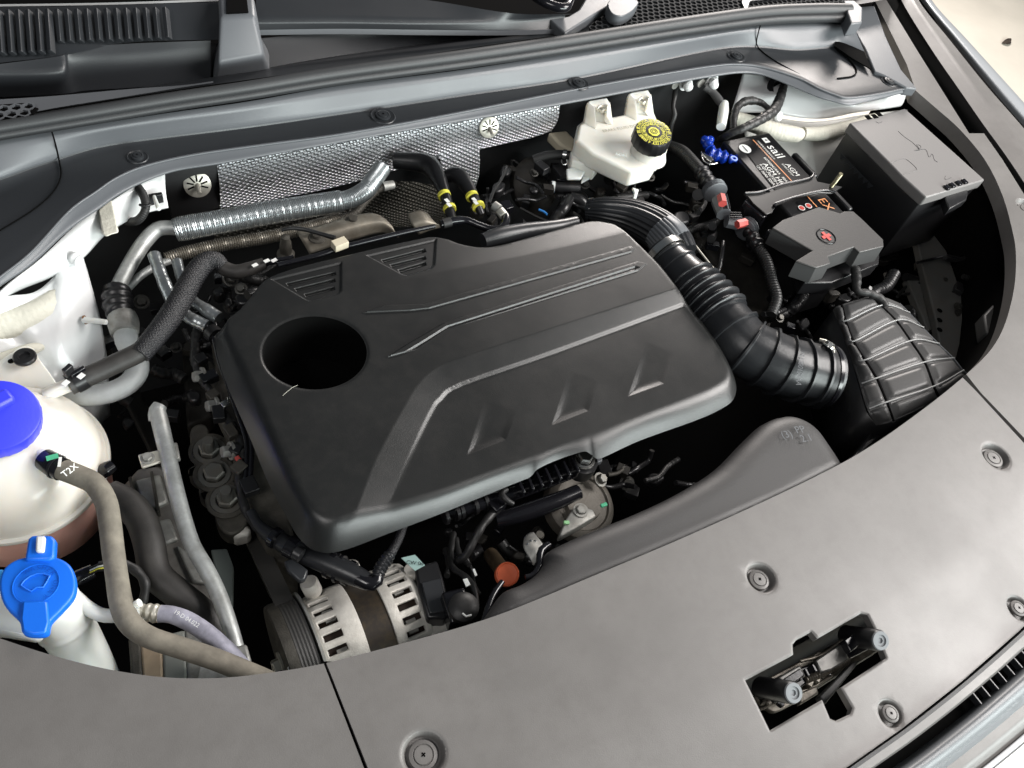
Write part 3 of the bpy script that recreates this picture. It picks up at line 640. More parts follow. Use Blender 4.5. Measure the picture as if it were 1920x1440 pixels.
# hex grilles (one joined net each: far too many cells to lift apart)
def hexnet(name, poly, z, pitch, mat_, parent, thick=.003, wall=.22, tilt=0):
    lp = xy(poly, z); X = [p[0] for p in lp]; Y = [p[1] for p in lp]; g = G(); r = pitch/math.sqrt(3)
    j = 0; y = min(Y)
    cs = []
    while y < max(Y):
        x = min(X)+(j % 2)*pitch/2
        while x < max(X): cs.append((x, y)); x += pitch
        y += pitch*.866; j += 1
    ca = np.array(cs); m = inpoly(ca[:, 0], ca[:, 1], lp); ca = ca[m]
    for (x, y) in ca:
        o = [(x+r*math.cos(PI/6+PI/3*k), y+r*math.sin(PI/6+PI/3*k)) for k in range(6)]
        i_ = [(x+r*(1-wall)*math.cos(PI/6+PI/3*k), y+r*(1-wall)*math.sin(PI/6+PI/3*k)) for k in range(6)]
        vs = [(a, b, z) for a, b in o]+[(a, b, z) for a, b in i_]+[(a, b, z-thick) for a, b in i_]
        g.add(vs, [(k, (k+1) % 6, 6+(k+1) % 6, 6+k) for k in range(6)]+[(6+k, 6+(k+1) % 6, 12+(k+1) % 6, 12+k) for k in range(6)])
    o = g.mk(name, mat_, parent, smooth=False); o['kind'] = 'stuff'; return o
T_hx = thing('honeycomb_grille', 'black honeycomb air intake grille at the top right of the scuttle', 'grille', P(1350, 20, .06))
m_hex = mat('honeycomb_plastic', (.022,.024,.026), .75, spec=.2)
hexnet('honeycomb_mesh', [(1100,60),(1280,42),(1420,25),(1585,8),(1640,-60),(1180,-60),(1165,10)], .078, .0135, m_hex, T_hx, .006)
slab('backing', [(1100,62),(1280,44),(1420,28),(1585,12),(1640,-60),(1180,-60)], .065, .004, m_void, T_hx, bevel=0)
slab('grille_boss', [(1143,0),(1195,0),(1188,18),(1165,30),(1145,22)], .10, .02, m_cowl, T_hx, curve=3)
slab('grille_boss', [(1400,25),(1406,5),(1420,0),(1500,-10),(1500,-30),(1395,-20)], .082, .003, m_cowl2, T_hx, curve=2)
T_hx2 = thing('small_hex_vent', 'small hexagonal vent at the far left behind the weather seal', 'vent', P(25, 205, .08))
hexnet('honeycomb_mesh', [(-60,235),(60,212),(68,203),(45,194),(-60,202)], .0805, .0145, m_cowl, T_hx2, .004, wall=.3)
slab('backing', [(-60,236),(62,214),(72,203),(45,193),(-60,200)], .0775, .002, m_void, T_hx2, bevel=0)
T_wp = thing('wiper_pivot', 'glossy black wiper pivot at the top edge above the cowl', 'wiper', P(1040, 5, .1))
tube('wiper_arm', [(985,-25,.11),(1010,-2,.115),(1040,12,.115),(1060,14,.115),(1068,0,.115)], 9, m_gloss, T_wp)
tube('pivot_housing', [(1040,-20,.10),(1040,2,.09)], 22, m_gloss, T_wp)
# ---- right-hand side: gutter, outer trim, fender
T_gut = thing('wing_gutter', 'dark gutter channel and grey outer trim running along the inside of the right wing', 'gutter', P(1800, 150, -.05))
gl = [(1640,-20),(1662,20),(1720,105),(1770,180),(1817,250),(1845,252)]
loft('gutter_bed', [A([(1600,-60),(1690,100),(1800,262),(1880,330),(1960,450)], -.05), A([(1700,-60),(1790,100),(1880,215),(1960,300),(2000,360)], -.05)], m_void, T_gut)
loft('outer_trim', [A([(1668,-60),(1690,0),(1745,90),(1800,170),(1845,235),(1885,290),(1925,350),(2000,470)], -.012), A([(1690,-60),(1712,0),(1770,85),(1825,160),(1875,225),(1925,290),(2000,390)], -.001), A([(1700,-60),(1722,0),(1785,80),(1845,155),(1900,218),(1930,252),(2010,340)], -.004)], m_panel, T_gut, nu=80, nv=4)
T_fe = thing('right_wing', 'silver edge of the car wing catching the light beside the pale floor', 'car wing', P(1850, 130, -.05))
loft('wing_skin', [A([(1702,-60),(1726,0),(1790,80),(1850,155),(1903,218),(1935,252),(2010,340)], -.012), A([(1712,-60),(1736,0),(1800,78),(1860,148),(1912,208),(1945,243),(2010,320)], .0), A([(1722,-60),(1746,0),(1812,74),(1874,143),(1930,205),(1960,236),(2010,300)], -.006), A([(1722,-60),(1747,0),(1813,74),(1875,142),(1931,204),(1960,235),(2010,300)], -.05)], m_paint, T_fe, cross='cr', nu=80)

# ================================================================ BODY SHELL, LEFT TOWER
def patch(ctrl, nu, nv, fn=None):
    """ctrl rows x cols of world points, smooth; fn(u in cols, v in rows)->z offset"""
    rows = [cr([*r], nu) for r in ctrl]; A_ = np.array(rows)
    cols = np.array([cr(list(A_[:, j]), nv) for j in range(A_.shape[1])]).transpose(1, 0, 2)
    m, n = cols.shape[:2]
    if fn:
        U, W_ = np.meshgrid(np.arange(n)/nu, np.arange(m)/nv); cols = cols.copy(); cols[:, :, 2] += fn(U, W_)
    vs = cols.reshape(-1, 3); fs = [(i*n+j, i*n+j+1, (i+1)*n+j+1, (i+1)*n+j) for i in range(m-1) for j in range(n-1)]
    return vs, fs
T_lt = thing('left_strut_tower', 'white painted strut tower with wrinkled cream seam sealer at the left edge', 'strut tower', P(80, 640, -.2))
vs, fs = patch([V([(-80,640,-.03),(0,545,-.014),(77,482,-.012),(140,424,-.012),(183,394,-.012),(240,356,-.012),(308,320,-.012)]),
                V([(-80,655,-.035),(0,553,-.03),(90,508,-.03),(150,476,-.03),(190,430,-.03),(250,385,-.03),(310,355,-.025)]),
                V([(-80,665,-.05),(0,562,-.045),(95,516,-.045),(152,482,-.045),(200,434,-.042),(262,404,-.04),(316,390,-.035)])], 8, 4)
mk('upper_apron', vs, fs, m_white, T_lt, solid=.003)
vs, fs = patch([V([(-80,632,-.048),(0,566,-.047),(60,544,-.047),(110,512,-.047),(153,480,-.047)]),
                V([(-80,680,-.075),(0,625,-.07),(70,610,-.07),(130,570,-.07),(172,545,-.07)]),
                V([(-80,760,-.11),(0,705,-.11),(80,690,-.11),(150,650,-.11),(192,620,-.11)]),
                V([(-80,850,-.16),(0,800,-.16),(90,800,-.16),(160,760,-.16),(202,700,-.16)]),
                V([(-80,950,-.24),(0,930,-.24),(90,900,-.24),(160,850,-.24),(203,775,-.24)])], 8, 6,
               lambda U, W_: .006*np.sin(U*2.1+W_*1.7)-.012*np.exp(-((U-W_*.9-.4)/.22)**2)+.006*sst(U+W_*.4, 2.9, 3.1))
mk('tower_wall', vs, fs, m_white, T_lt, solid=.003)
tube('sealer_roll', [(-80,650,-.075),(-20,618,-.073),(30,602,-.072),(80,582,-.070),(118,550,-.067),(145,505,-.060)], [30,29,28,26,23,17], m_seam, T_lt, ribs=lambda s: 1+.008*math.sin(s*900)+.012*math.sin(s*130), step=.002)
tube('sealer_roll', [(-80,715,-.085),(-20,690,-.085),(25,670,-.085),(60,655,-.085),(80,650,-.09)], [16,18,16,12,6], m_seam, T_lt, ribs=lambda s: 1+.01*math.sin(s*600), step=.002)
slab('sealer_patch', [(183,394),(209,374),(223,436),(208,440),(200,444),(193,441)], -.0085, .02, m_seam, T_lt, bevel=.002, down=[P(183,394,-.03),P(209,374,-.03),P(222,433,-.045),P(208,439,-.045),P(200,443,-.045),P(194,440,-.045)])
tube('locating_stud', [(157,600,-.08),(175,601,-.075),(199,604,-.068)], [6.5,5.5,5], m_wht, T_lt)
lathe('rust_ring', [(.006, 0), (.006, .002), (.0001, .002)], P(158,600,-.081), mat('rust', (.25,.12,.05), .9), T_lt, axis=(1, -.2, .3), n=14)
tube('drain_boss', [(108,468,-.03),(125,476,-.028),(148,489,-.028)], [11,12,11], m_white, T_lt, ribs=lambda s: 1+.1*math.sin(s*500), step=.001)
box('clip_plate', P(293,373,-.024), (.018, .006, .018), m_blk, T_lt)
tube('white_stud', [(289,368,-.014),(293,380,-.012),(298,392,-.010)], [3,4,4], m_wht, T_lt)
T = thing('conduit_hose', 'short ribbed black conduit hose curving over the white apron at the upper left', 'conduit', P(268, 380, -.02))
tube('conduit', [(240,338,-.02),(258,350,-.014),(271,372,-.012),(272,395,-.016),(258,413,-.03),(240,416,-.05)], 7.5, m_hose, T, ribs=lambda s: 1+.07*math.sin(s*2600), step=.0006)
tube('cable_tie', [(262,384,-.005),(272,387,-.003),(283,383,-.005)], 2.5, m_blk, T)

# bulkhead pieces
Yh = yf
def wall(name, pts, Y, mt, parent, uvp=None, thick=.003, nu=2, nv=2):
    top, bot = pts; a = resample(cr([list(PY(x, y, Y)) for x, y in top], 4), nu); b = resample(cr([list(PY(x, y, Y)) for x, y in bot], 4), nu)
    vs = []
    for i in range(nv):
        q = i/(nv-1); r_ = a*(1-q)+b*q; r_[:, 1] -= .010*math.sin(q*PI); vs += [tuple(x) for x in r_]
    fs = [(i*nu+j, i*nu+j+1, (i+1)*nu+j+1, (i+1)*nu+j) for i in range(nv-1) for j in range(nu-1)]
    o = mk(name, vs, fs, mt, parent)
    if uvp:
        me = o.data; uvl = me.uv_layers.new(name='uv')
        for l in me.loops:
            p = Vector(vs[l.vertex_index]); uvl.data[l.index].uv = (p.x/uvp, (p.z*1.0)/uvp)
    return o
T_hs = thing('heat_shield', 'shiny silver embossed heat shield on the bulkhead below the cowl lip', 'heat shield', PY(700, 330, Yh))
wall('shield_sheet', ([(405,298),(520,278),(640,256),(840,222),(1050,188)], [(412,390),(480,380),(590,359),(660,343),(760,314),(880,284),(990,260),(1033,246)]), Yh, m_shield, T_hs, .0078, nu=60, nv=8)
o = wall('lower_shield', ([(822,285),(860,275),(898,268)], [(828,335),(860,345),(892,352)]), Yh-.006, m_shield, T_hs, .0078, nu=8, nv=4)
T_hs2 = thing('sooty_heat_shield', 'sooty perforated looking heat shield low behind the silver pipes', 'heat shield', PY(700, 400, Yh-.03))
wall('shield_sheet', ([(400,430),(520,400),(640,372),(700,345),(770,340),(830,352)], [(400,470),(520,445),(640,430),(700,425),(770,425),(835,420)]), Yh-.035, m_shieldd, T_hs2, .0074, nu=40, nv=6)
def spokewash(name, px, py, rpx, Y, parent, mt=None):
    c = PY(px, py, Y); r = WL(rpx, c); ax = Vector((-.1, -1, .45)).normalized()
    o = lathe(name, [(r, 0), (r*.98, .001), (r*.7, .003), (.0001, .003)], c, mt or m_zinc, parent, axis=ax, n=36)
    x, y, z = basis(ax); g = G()
    for k in range(7):
        a = math.radians(-20+k*36.6); d = x*math.cos(a)+y*math.sin(a); e = z.cross(d)
        g2 = box_g(c+d*(r*.52)+z*.0035, (r*.5, r*.11, .0008), ax=(d, e, z)); g.add(g2.v, g2.f)
    g.mk('washer_slot', m_void, o, smooth=False)
    tube('stud', [c+z*.002, c+z*.02-Vector((0, 0, .01))], [r*.18, r*.16], m_zinc, o, world=True)
spokewash('shield_washer', 917, 239, 20, Yh-.012, T_hs)
T_bp = thing('black_bulkhead_pad', 'flat black insulation pad with a round pale fixing washer beside the heat shield', 'insulation pad', PY(360, 360, Yh))
mk('pad', *(lambda g: (g.v, g.f))(prism_g([PY(303,322,Yh-.004), PY(408,300,Yh-.004), PY(411,390,Yh-.004), PY(385,400,Yh-.004), PY(322,410,Yh-.004), PY(316,380,Yh-.004)], (0, .01, 0))), mat('pad_black', (.012,.012,.013), .6, bump=.3, bscale=200), T_bp, bevel=.002)
spokewash('fixing_washer', 370, 346, 25, Yh-.008, T_bp)

# ---------------------------------------------------------------- rear pipework
T = thing('coolant_return_pipe', 'thick silver foil sleeved pipe running along the bulkhead', 'pipe', P(500, 400, -.06))
rb = lambda a, f: (lambda s: 1+a*math.sin(s*f))
tube('foil_sleeve', [(328,432,-.055),(345,428,-.053),(400,418,-.05),(480,403,-.05),(560,390,-.05),(615,381,-.05),(640,377,-.05)], [21,23,22,22,21,20,20], m_foil, T, ribs=rb(.035, 2400), step=.0007, nc=24)
tube('foil_sleeve', [(634,378,-.05),(660,372,-.05),(685,357,-.05),(700,338,-.05),(716,316,-.05)], [17,17,17,16,16], m_foil, T, ribs=rb(.05, 2600), step=.0006, nc=20)
tube('bent_pipe', [(345,428,-.053),(318,427,-.054),(295,430,-.056),(272,452,-.06),(250,485,-.066),(228,525,-.072),(218,548,-.075)], [14,14,14,14,14,14,15], m_alu, T)
T = thing('thin_refrigerant_pipe', 'thin ribbed metal pipe running lower and parallel to the foil sleeved one', 'pipe', P(500, 450, -.09))
tube('ribbed_sleeve', [(310,485,-.09),(350,473,-.088),(420,458,-.085),(520,441,-.085),(600,420,-.085),(640,408,-.085)], [11,12,12,12,11,11], mat('ribbed_metal', (.32,.30,.26), .4, metal=.8, dirt=.3), T, ribs=rb(.09, 1900), step=.0008)
tube('upper_run', [(640,410,-.08),(665,400,-.075),(685,378,-.07),(705,358,-.065),(722,349,-.06)], [8,8,7,7,7], m_castd, T, ribs=rb(.05, 2600), step=.0008)
tube('end_ferrule', [(718,350,-.06),(738,346,-.06)], [9,8], m_alud, T)
tube('side_run', [(318,488,-.09),(290,500,-.09),(262,518,-.09),(240,540,-.09)], 7.5, m_alu, T)
T = thing('suction_pipe_joint', 'pale grey pipe with black rubber joint dropping beside the white tower', 'pipe', P(230, 640, -.1))
tube('rubber_joint', [(221,540,-.075),(219,556,-.077),(223,580,-.08),(228,592,-.081)], [22,27,26,22], m_blk, T, ribs=rb(.06, 500), step=.001)
tube('collar', [(228,592,-.083),(231,604,-.084),(234,625,-.086)], [25,28,25], m_alud, T)
tube('grey_pipe', [(234,620,-.088),(240,645,-.09),(255,670,-.093),(258,695,-.097),(240,720,-.10),(205,736,-.105),(165,742,-.11),(120,738,-.12)], [21,21,20,20,20,20,20,20], mat('grey_painted_pipe', (.44,.46,.46), .45, var=.1, vscale=40, dirt=.2, dcol=(.25,.24,.22)), T)
for i, (pts, r, lab) in enumerate([([(289,478,-.05),(302,515,-.052),(322,560,-.055),(350,592,-.058),(388,612,-.06)], [12,12,13,12,13], 'longest crinkled foil wrapped tube running down to the engine cover corner'),
                                 ([(332,490,-.06),(340,520,-.062),(352,550,-.064),(370,570,-.066)], [10,10,9,9], 'short crinkled foil wrapped tube tucked behind the braided hose'),
                                 ([(366,568,-.055),(385,580,-.055),(411,597,-.055)], [10,12,13], 'stubby foil wrapped tube end next to the engine cover corner')]):
    props(tube('foil_tube', pts, r, m_foil, None, ribs=lambda s, i=i: 1+.03*math.sin(s*260+i)+.012*math.sin(s*800), step=.0012), lab, 'foil tube', 'crinkled foil wrapped tubes')
T = thing('black_twin_pipe', 'pair of thin glossy black pipes running down the left side of the engine cover', 'pipe', P(440, 760, -.08))
for dx in (0, 9): tube('pipe_run', [(388+dx*1.5,612-dx,-.06),(400+dx,632,-.06),(412+dx,680,-.065),(430+dx,730,-.07),(447+dx,780,-.075),(462+dx,830,-.08),(460+dx,900,-.085)], 5, m_gloss, T)
lathe('pipe_collar', [(.012, 0), (.012, .014), (.0001, .014)], P(396,622,-.065), m_blk, T, axis=(.3, -1, .2))
T = thing('braided_heater_hose', 'black braided hose arching from the coolant tank hose towards the engine cover', 'hose', P(330, 580, -.04))
m_braid = mat('braided_sleeve', (.013,.013,.015), .38, bump=1, bscale=700, bdist=.0015)
def braid(a, s): return 1+.03*math.sin(a*16+s*1400) + .03*math.sin(a*16-s*1400)
tube('braided_sleeve', [(418,500,-.035),(403,489,-.03),(382,495,-.028),(362,520,-.027),(340,560,-.028),(315,600,-.03),(290,632,-.033),(262,665,-.038)], [13,17,19,20,21,21,20,19], m_braid, T, flute=braid, nc=64, step=.0008)
tube('rubber_end', [(285,640,-.036),(262,660,-.039),(225,678,-.043),(185,697,-.046),(150,712,-.048),(128,722,-.049)], [17,19,19,19,20,21], m_dusty2, T)
tube('rubber_tail', [(405,492,-.035),(420,503,-.038),(442,510,-.038),(468,504,-.035),(495,494,-.033)], [12,14,14,13,11], m_dusty2, T)
tube('spring_clamp', [(160,706,-.046),(150,711,-.0475),(138,717,-.0485)], [22,23,23], m_blk, T)
box('clamp_ear', P(128,695,-.02), (.012, .006, .014), m_blk, T, rz=.6); box('clamp_ear', P(146,697,-.026), (.018, .005, .006), m_gloss, T, rz=.4)
for a, b in [(123,718), (152,705)]: box('paint_mark', P(a, b, -.024), (.008, .006, .001), m_wprint, T, rz=.6, bevel=0)
tube('metal_end', [(492,494,-.033),(520,488,-.033),(550,482,-.034)], [7,5,4], m_gloss, T)
for a, b in [(478,497), (500,489), (514,488)]: box('paint_mark', P(a, b, -.022), (.008, .005, .001), m_wprint, T, rz=.3, bevel=0)
T = thing('fuel_rail_cover_strip', 'thin glossy black strip along the rear edge of the engine cover', 'trim', P(600, 475, -.03))
tube('black_strip', [(520,497,-.02),(600,478,-.02),(640,464,-.02),(665,458,-.018),(740,440,-.018),(815,424,-.02)], [5,5,5,5,5,4], m_gloss, T)
box('beige_connector', P(637,458,-.012), (.022, .014, .012), m_beige, T, rz=.2)
T = thing('oxygen_sensor', 'small metal sensor with a black lead standing behind the engine cover', 'sensor', P(532, 470, -.08))
lathe('sensor_body', [(.0001,0),(.011,0),(.013,.004),(.013,.010),(.009,.014),(.009,.024),(.008,.034),(.006,.038),(.006,.044),(.0001,.046)], P(536,484,-.075), m_castd, T)
tube('sensor_lead', [(528,432,-.03),(545,428,-.025),(570,430,-.024),(600,438,-.022),(628,446,-.02)], [3,4,4,4,5], m_hose, T)
T = thing('manifold_shield', 'dull brown stained manifold shield plate behind the engine cover', 'heat shield', P(650, 440, -.07))
m_man = mat('stained_steel', (.26,.24,.20), .5, metal=.5, dirt=.4, dcol=(.12,.08,.04), var=.2, vscale=30)
vs, fs = patch([V([(555,436,-.06),(600,425,-.055),(660,406,-.05),(700,402,-.05),(722,412,-.055)]), V([(565,450,-.06),(610,438,-.05),(660,424,-.046),(712,416,-.046),(738,430,-.055)]), V([(580,476,-.075),(620,462,-.07),(670,446,-.066),(715,436,-.066),(748,444,-.07)])], 6, 5)
mk('shield_plate', vs, fs, m_man, T, solid=.002)
for a, b in [(662,415), (594,446)]: lathe('shield_bolt', [(.013,0),(.012,.002),(.007,.003),(.006,.007),(.0001,.007)], P(a, b, -.048), m_castd, T)
vs, fs = patch([V([(765,402,-.06),(785,396,-.055),(800,400,-.06)]), V([(772,420,-.058),(795,414,-.052),(815,418,-.058)]), V([(785,440,-.07),(810,430,-.066),(838,424,-.07)])], 6, 5)
mk('small_plate', vs, fs, m_man, T, solid=.002)
def bandpipe(pts, r, lab, bands, marks):
    T = thing('banded_vacuum_pipe', lab, 'pipe', V(pts)[2]); T['group'] = 'black pipes with yellow bands behind the engine cover'
    tube('pipe_run', pts, r, m_blk, T)
    for (a, b, c, d, z) in bands: tube('yellow_band', [(a, b, z), (c, d, z)], r+.8 if not isinstance(r, list) else 12.5, m_yel, T)
    for a, b, z in marks: box('paint_mark', P(a, b, z), (.006, .008, .001), m_wprint, T, rz=.2, bevel=0)
bandpipe([(740,300,-.06),(800,308,-.05),(822,335,-.045),(834,365,-.045),(843,395,-.05),(850,420,-.055)], [16,19,15,11,10,8], 'left black pipe with two yellow bands and white paint marks', [(832,364,834,369,-.045), (842,389,844,394,-.049)], [(838,376,-.03), (842,384,-.032)])
bandpipe([(828,340,-.06),(845,328,-.05),(862,332,-.045),(880,355,-.045),(893,380,-.05),(903,402,-.06)], [8,14,16,13,9,7], 'right black pipe with two yellow bands below the lower heat shield', [(884,366,886,370,-.046), (896,385,898,389,-.051)], [(889,374,-.036), (892,380,-.036)])
T = thing('breather_hose', 'short shiny black breather hose looping above the dip of the engine cover', 'hose', P(900, 425, -.02))
tube('hose_run', [(826,421,-.02),(850,414,-.018),(875,413,-.018),(900,423,-.018),(925,430,-.018),(944,426,-.018),(949,408,-.018),(940,395,-.018),(928,386,-.018)], [7,8,7,7,7,8,8,7,6], m_gloss, T)
tube('hose_collar', [(830,420,-.019),(845,416,-.018)], 9, m_hose, T); tube('hose_collar', [(945,405,-.017),(938,396,-.017)], 9, m_zinc, T)
tube('connector_tip', [(936,392,-.016),(926,385,-.016)], 9, m_alud, T)
props(tube('rear_duct_pipe', [(905,452,-.02),(935,443,-.02),(980,434,-.022),(1040,425,-.025),(1080,415,-.03)], [14,17,16,13,10], m_intake, None), 'smooth dark pipe lying behind the rear edge of the engine cover', 'pipe')
for pts, lab in [([(1000,330,-.15),(960,300,-.14),(968,330,-.14),(985,345,-.14),(1010,352,-.14),(1040,350,-.14)], 'thin black cable curving in the dark behind the engine cover'),
                 ([(975,390,-.1),(990,398,-.1),(1010,408,-.1),(1040,420,-.1)], 'thin black cable leading to the small blue tag')]:
    props(tube('thin_cable', pts, 2.5, m_hose, None), lab, 'cable')
props(tube('blue_cable_tag', [(1010,393,-.08),(1020,397,-.08),(1026,402,-.08)], 2.2, mat('sky_blue_tag', (.03,.22,.6), .5), None), 'tiny bright blue tag in the dark behind the engine cover', 'tag')
T = thing('vacuum_hose', 'black rubber hose with spring clamp running left from the brake reservoir', 'hose', P(1040, 290, -.07))
tube('hose_run', [(1000,300,-.09),(1025,292,-.08),(1050,290,-.075),(1070,292,-.072)], 9, m_hose, T)
tube('spring_clamp', [(1055,290,-.074),(1062,291,-.073)], 10.5, m_steel, T); tube('clamp_ear', [(1053,300,-.06),(1054,308,-.06),(1062,308,-.06),(1063,300,-.06)], 1.2, m_steel, T)
T = thing('black_connector_cluster', 'black connector cluster with one white band under the brake reservoir', 'connector', P(1060, 350, -.1))
tube('connector_body', [(1030,350,-.1),(1060,352,-.1),(1085,352,-.1)], 10, m_blk, T); tube('white_band', [(1033,350,-.1),(1039,351,-.1)], 11, m_wht, T)
box('connector_block', P(1052,330,-.1), (.03, .03, .03), m_blk, T); 

# ---------------------------------------------------------------- brake fluid reservoir
T = thing('brake_fluid_reservoir', 'cream translucent brake fluid reservoir with black and yellow cap under the cowl', 'reservoir', P(1160, 270, -.06))
bf = [(1086,234),(1098,224),(1140,220),(1180,212),(1222,207),(1240,250),(1245,284),(1228,312),(1186,323),(1112,288),(1080,262)]
slab('reservoir_body', bf, -.03, .035, m_bfr, T, bevel=.005, seg=4)
slab('seam_flange', [(a+(a-1165)*.045, b+(b-265)*.045+3) for a, b in bf], -.046, .005, m_bfr, T, bevel=.0015)
for px, py in [(1103, 187), (1180, 172)]:
    pl = [P(px-7, py+42, -.032), P(px, py+4, -.004), P(px+5, py+1, -.002), P(px+35, py-4, -.002), P(px+40, py+4, -.004), P(px+46, py+46, -.032)]
    prism_g(pl, (0, .004, -.006)).mk('mounting_tab', m_bfr, T, bevel=.002, sharp=40)
    for q in (( -4, 42, 2, 6, 16, 52), (36, 0, 40, 6, 46, 46)):
        pass
    prism_g([P(px-8, py+44, -.03), P(px-1, py+3, -.001), P(px+12, py+12, .004), P(px+16, py+52, -.026)], (0, .002, -.012)).mk('tab_rib', m_bfr, T, bevel=.0015, sharp=40)
    prism_g([P(px+47, py+48, -.03), P(px+41, py+3, -.001), P(px+36, py+12, .004), P(px+34, py+30, -.01)], (0, .002, -.012)).mk('tab_rib', m_bfr, T, bevel=.0015, sharp=40)
    c = P(px+21, py+16, -.008)
    lathe('tab_bolt', [(.007,0),(.007,.002),(.0045,.003),(.004,.012),(.0001,.0125)], c, m_zinc, T, axis=(.05, -1, .2), n=18)
nk = P(1216, 286, -.028); cap_c = P(1222, 266, .0)
lathe('filler_neck', [(.036,-.008),(.033,.0),(.030,.006),(.0295,.012),(.028,.03)], nk, m_bfr, T, n=40)
cr_ = WL(36, P(1226, 247, .022)); ct = P(1226, 247, .024); axc = (ct-nk).normalized()*.35+Vector((0, -.05, .65)); axc.normalize()
gear = lambda a, r, h: 1+.025*(1 if math.sin(a*18) > .3 else 0) if r > cr_*.93 and h < -.003 else 1
cb = lathe('reservoir_cap', [(cr_*.97,-.027),(cr_,-.025),(cr_,-.004),(cr_*.96,-.0008),(cr_*.9,0),(.0001,0)], ct, m_blk, T, axis=axc, n=72, gear=gear, sharp=30)
def ringtext(name, s, c, ax, r, size, mt, parent, start=0.0, lift=.0006):
    x, y, z = basis(ax); g = G(); n = len(s)
    for i, ch in enumerate(s):
        if ch == ' ': continue
        a = start-2*PI*i/n; rad = x*math.cos(a)+y*math.sin(a); tn = -z.cross(rad)
        o = text('q', ch, Vector(c)+rad*r, tn, rad, size, mt, None, ext=0)
        if o is None: continue
        vs = [v.co+o.location for v in o.data.vertices]; fs = [tuple(p.vertices) for p in o.data.polygons]
        g.add([v+z*lift for v in vs], fs); me_ = o.data; bpy.data.objects.remove(o); bpy.data.meshes.remove(me_)
    return g.mk(name, mt, parent, smooth=False)
ringtext('cap_lettering', 'USE ONLY DOT 4 BRAKE FLUID FROM A SEALED CONTAINER  ', ct, axc, cr_*.83, cr_*.29, m_yel, cb)
ringtext('cap_lettering', 'CLEAN FILLER CAP BEFORE REMOVING WARNING  ', ct, axc, cr_*.53, cr_*.26, m_yel, cb, 1)
lathe('cap_line', [(cr_*.705,.0004),(cr_*.70,.0009),(cr_*.68,.0009),(cr_*.675,.0004)], ct, m_yel, cb, axis=axc, n=48)
lathe('cap_emblem', [(cr_*.32,.0002),(cr_*.31,.0009),(.0001,.0009)], ct, m_yel, cb, axis=axc, n=8)
lathe('cap_emblem_ring', [(cr_*.20,.0010),(cr_*.195,.0013),(cr_*.16,.0013),(cr_*.155,.0010)], ct, m_blk, cb, axis=axc, n=28)
lathe('cap_emblem_ring', [(cr_*.11,.0010),(cr_*.105,.0013),(cr_*.08,.0013),(cr_*.075,.0010)], ct, m_blk, cb, axis=axc, n=28)
text('moulded_lettering', 'BRAKE FLUID DOT 4', P(1168,240,-.0294), (1, .0, 0), (0, 1, 0), .010, mat('faint_print', (.45,.43,.36), .6), T)
text('moulded_lettering', 'MIN', P(1163,291,-.030)+Vector((0,-.002,-.0)), (.9, -.45, 0), (0, .3, 1), .012, m_wht, T)
T = thing('white_plastic_elbow', 'white plastic elbow fitting below the left end of the brake reservoir', 'fitting', P(1090, 310, -.1))
slab('elbow_body', [(1070,282),(1100,288),(1128,302),(1118,315),(1090,306),(1072,300)], -.06, .03, m_bfr, T, bevel=.003)
slab('elbow_wing', [(1062,316),(1090,310),(1098,320),(1090,334),(1064,334)], -.075, .006, m_wht, T, bevel=.002)
slab('elbow_wing', [(1094,318),(1122,306),(1112,330),(1090,342)], -.085, .006, m_wht, T, bevel=.002)
slab('elbow_block', [(1028,248),(1062,244),(1080,262),(1074,282),(1050,270)], -.075, .02, m_beige, T, bevel=.004)
T = thing('white_wire_clip', 'tiny white plastic clip on wires right of the brake reservoir underside', 'clip', P(1190, 360, -.1))
slab('clip_body', [(1186,351),(1198,355),(1196,362),(1192,376),(1187,374),(1190,360)], -.06, .006, m_wht, T, bevel=.001)
# ground lugs and bolts under the cowl
for a, b, sx in [(1289,161,0), (1337,158,0)]:
    T = thing('earth_bolt', ['white capped earth bolt under the cowl nearest the brake reservoir', 'white capped earth bolt under the cowl just left of the white tower'][a > 1300], 'bolt', P(a, b, -.02), 'white capped earth bolts under the cowl')
    hexbolt('bolt_flange', P(a-4, b-7, -.01), .011, .012, m_white, T, axis=(.1, -.8, .1))
    lathe('bolt_cap', [(.0095,0),(.0095,.006),(.008,.010),(.0045,.013),(.0001,.014)], P(a-1, b-2, -.006), m_white, T, axis=(.1, -.9, -.2), n=20)
    lathe('lug', [(.009,0),(.009,.003),(.0001,.003)], P(a-24+sx, b-3, -.012), m_alud, T, axis=(.1, -1, .1), n=14)
props(tube('earth_lead', [(1268,160,-.02),(1265,180,-.03),(1262,200,-.04),(1265,215,-.05),(1258,235,-.07),(1256,255,-.09)], [5,5,4,5,5,4], m_hose, None), 'thin black taped earth lead hanging right of the brake reservoir', 'wire')
T = thing('earth_cable', 'grey earth cable ending in a white paper tag left of the white tower', 'cable', P(1350, 190, -.03))
tube('cable_run', [(1322,163,-.015),(1335,172,-.018),(1348,188,-.022),(1355,198,-.024)], [7,7,8,6], mat('grey_sleeve', (.08,.08,.08), .5), T)
tube('paper_tag', [(1358,194,-.022),(1356,212,-.024),(1352,238,-.028)], [8,10,9], m_wht, T)

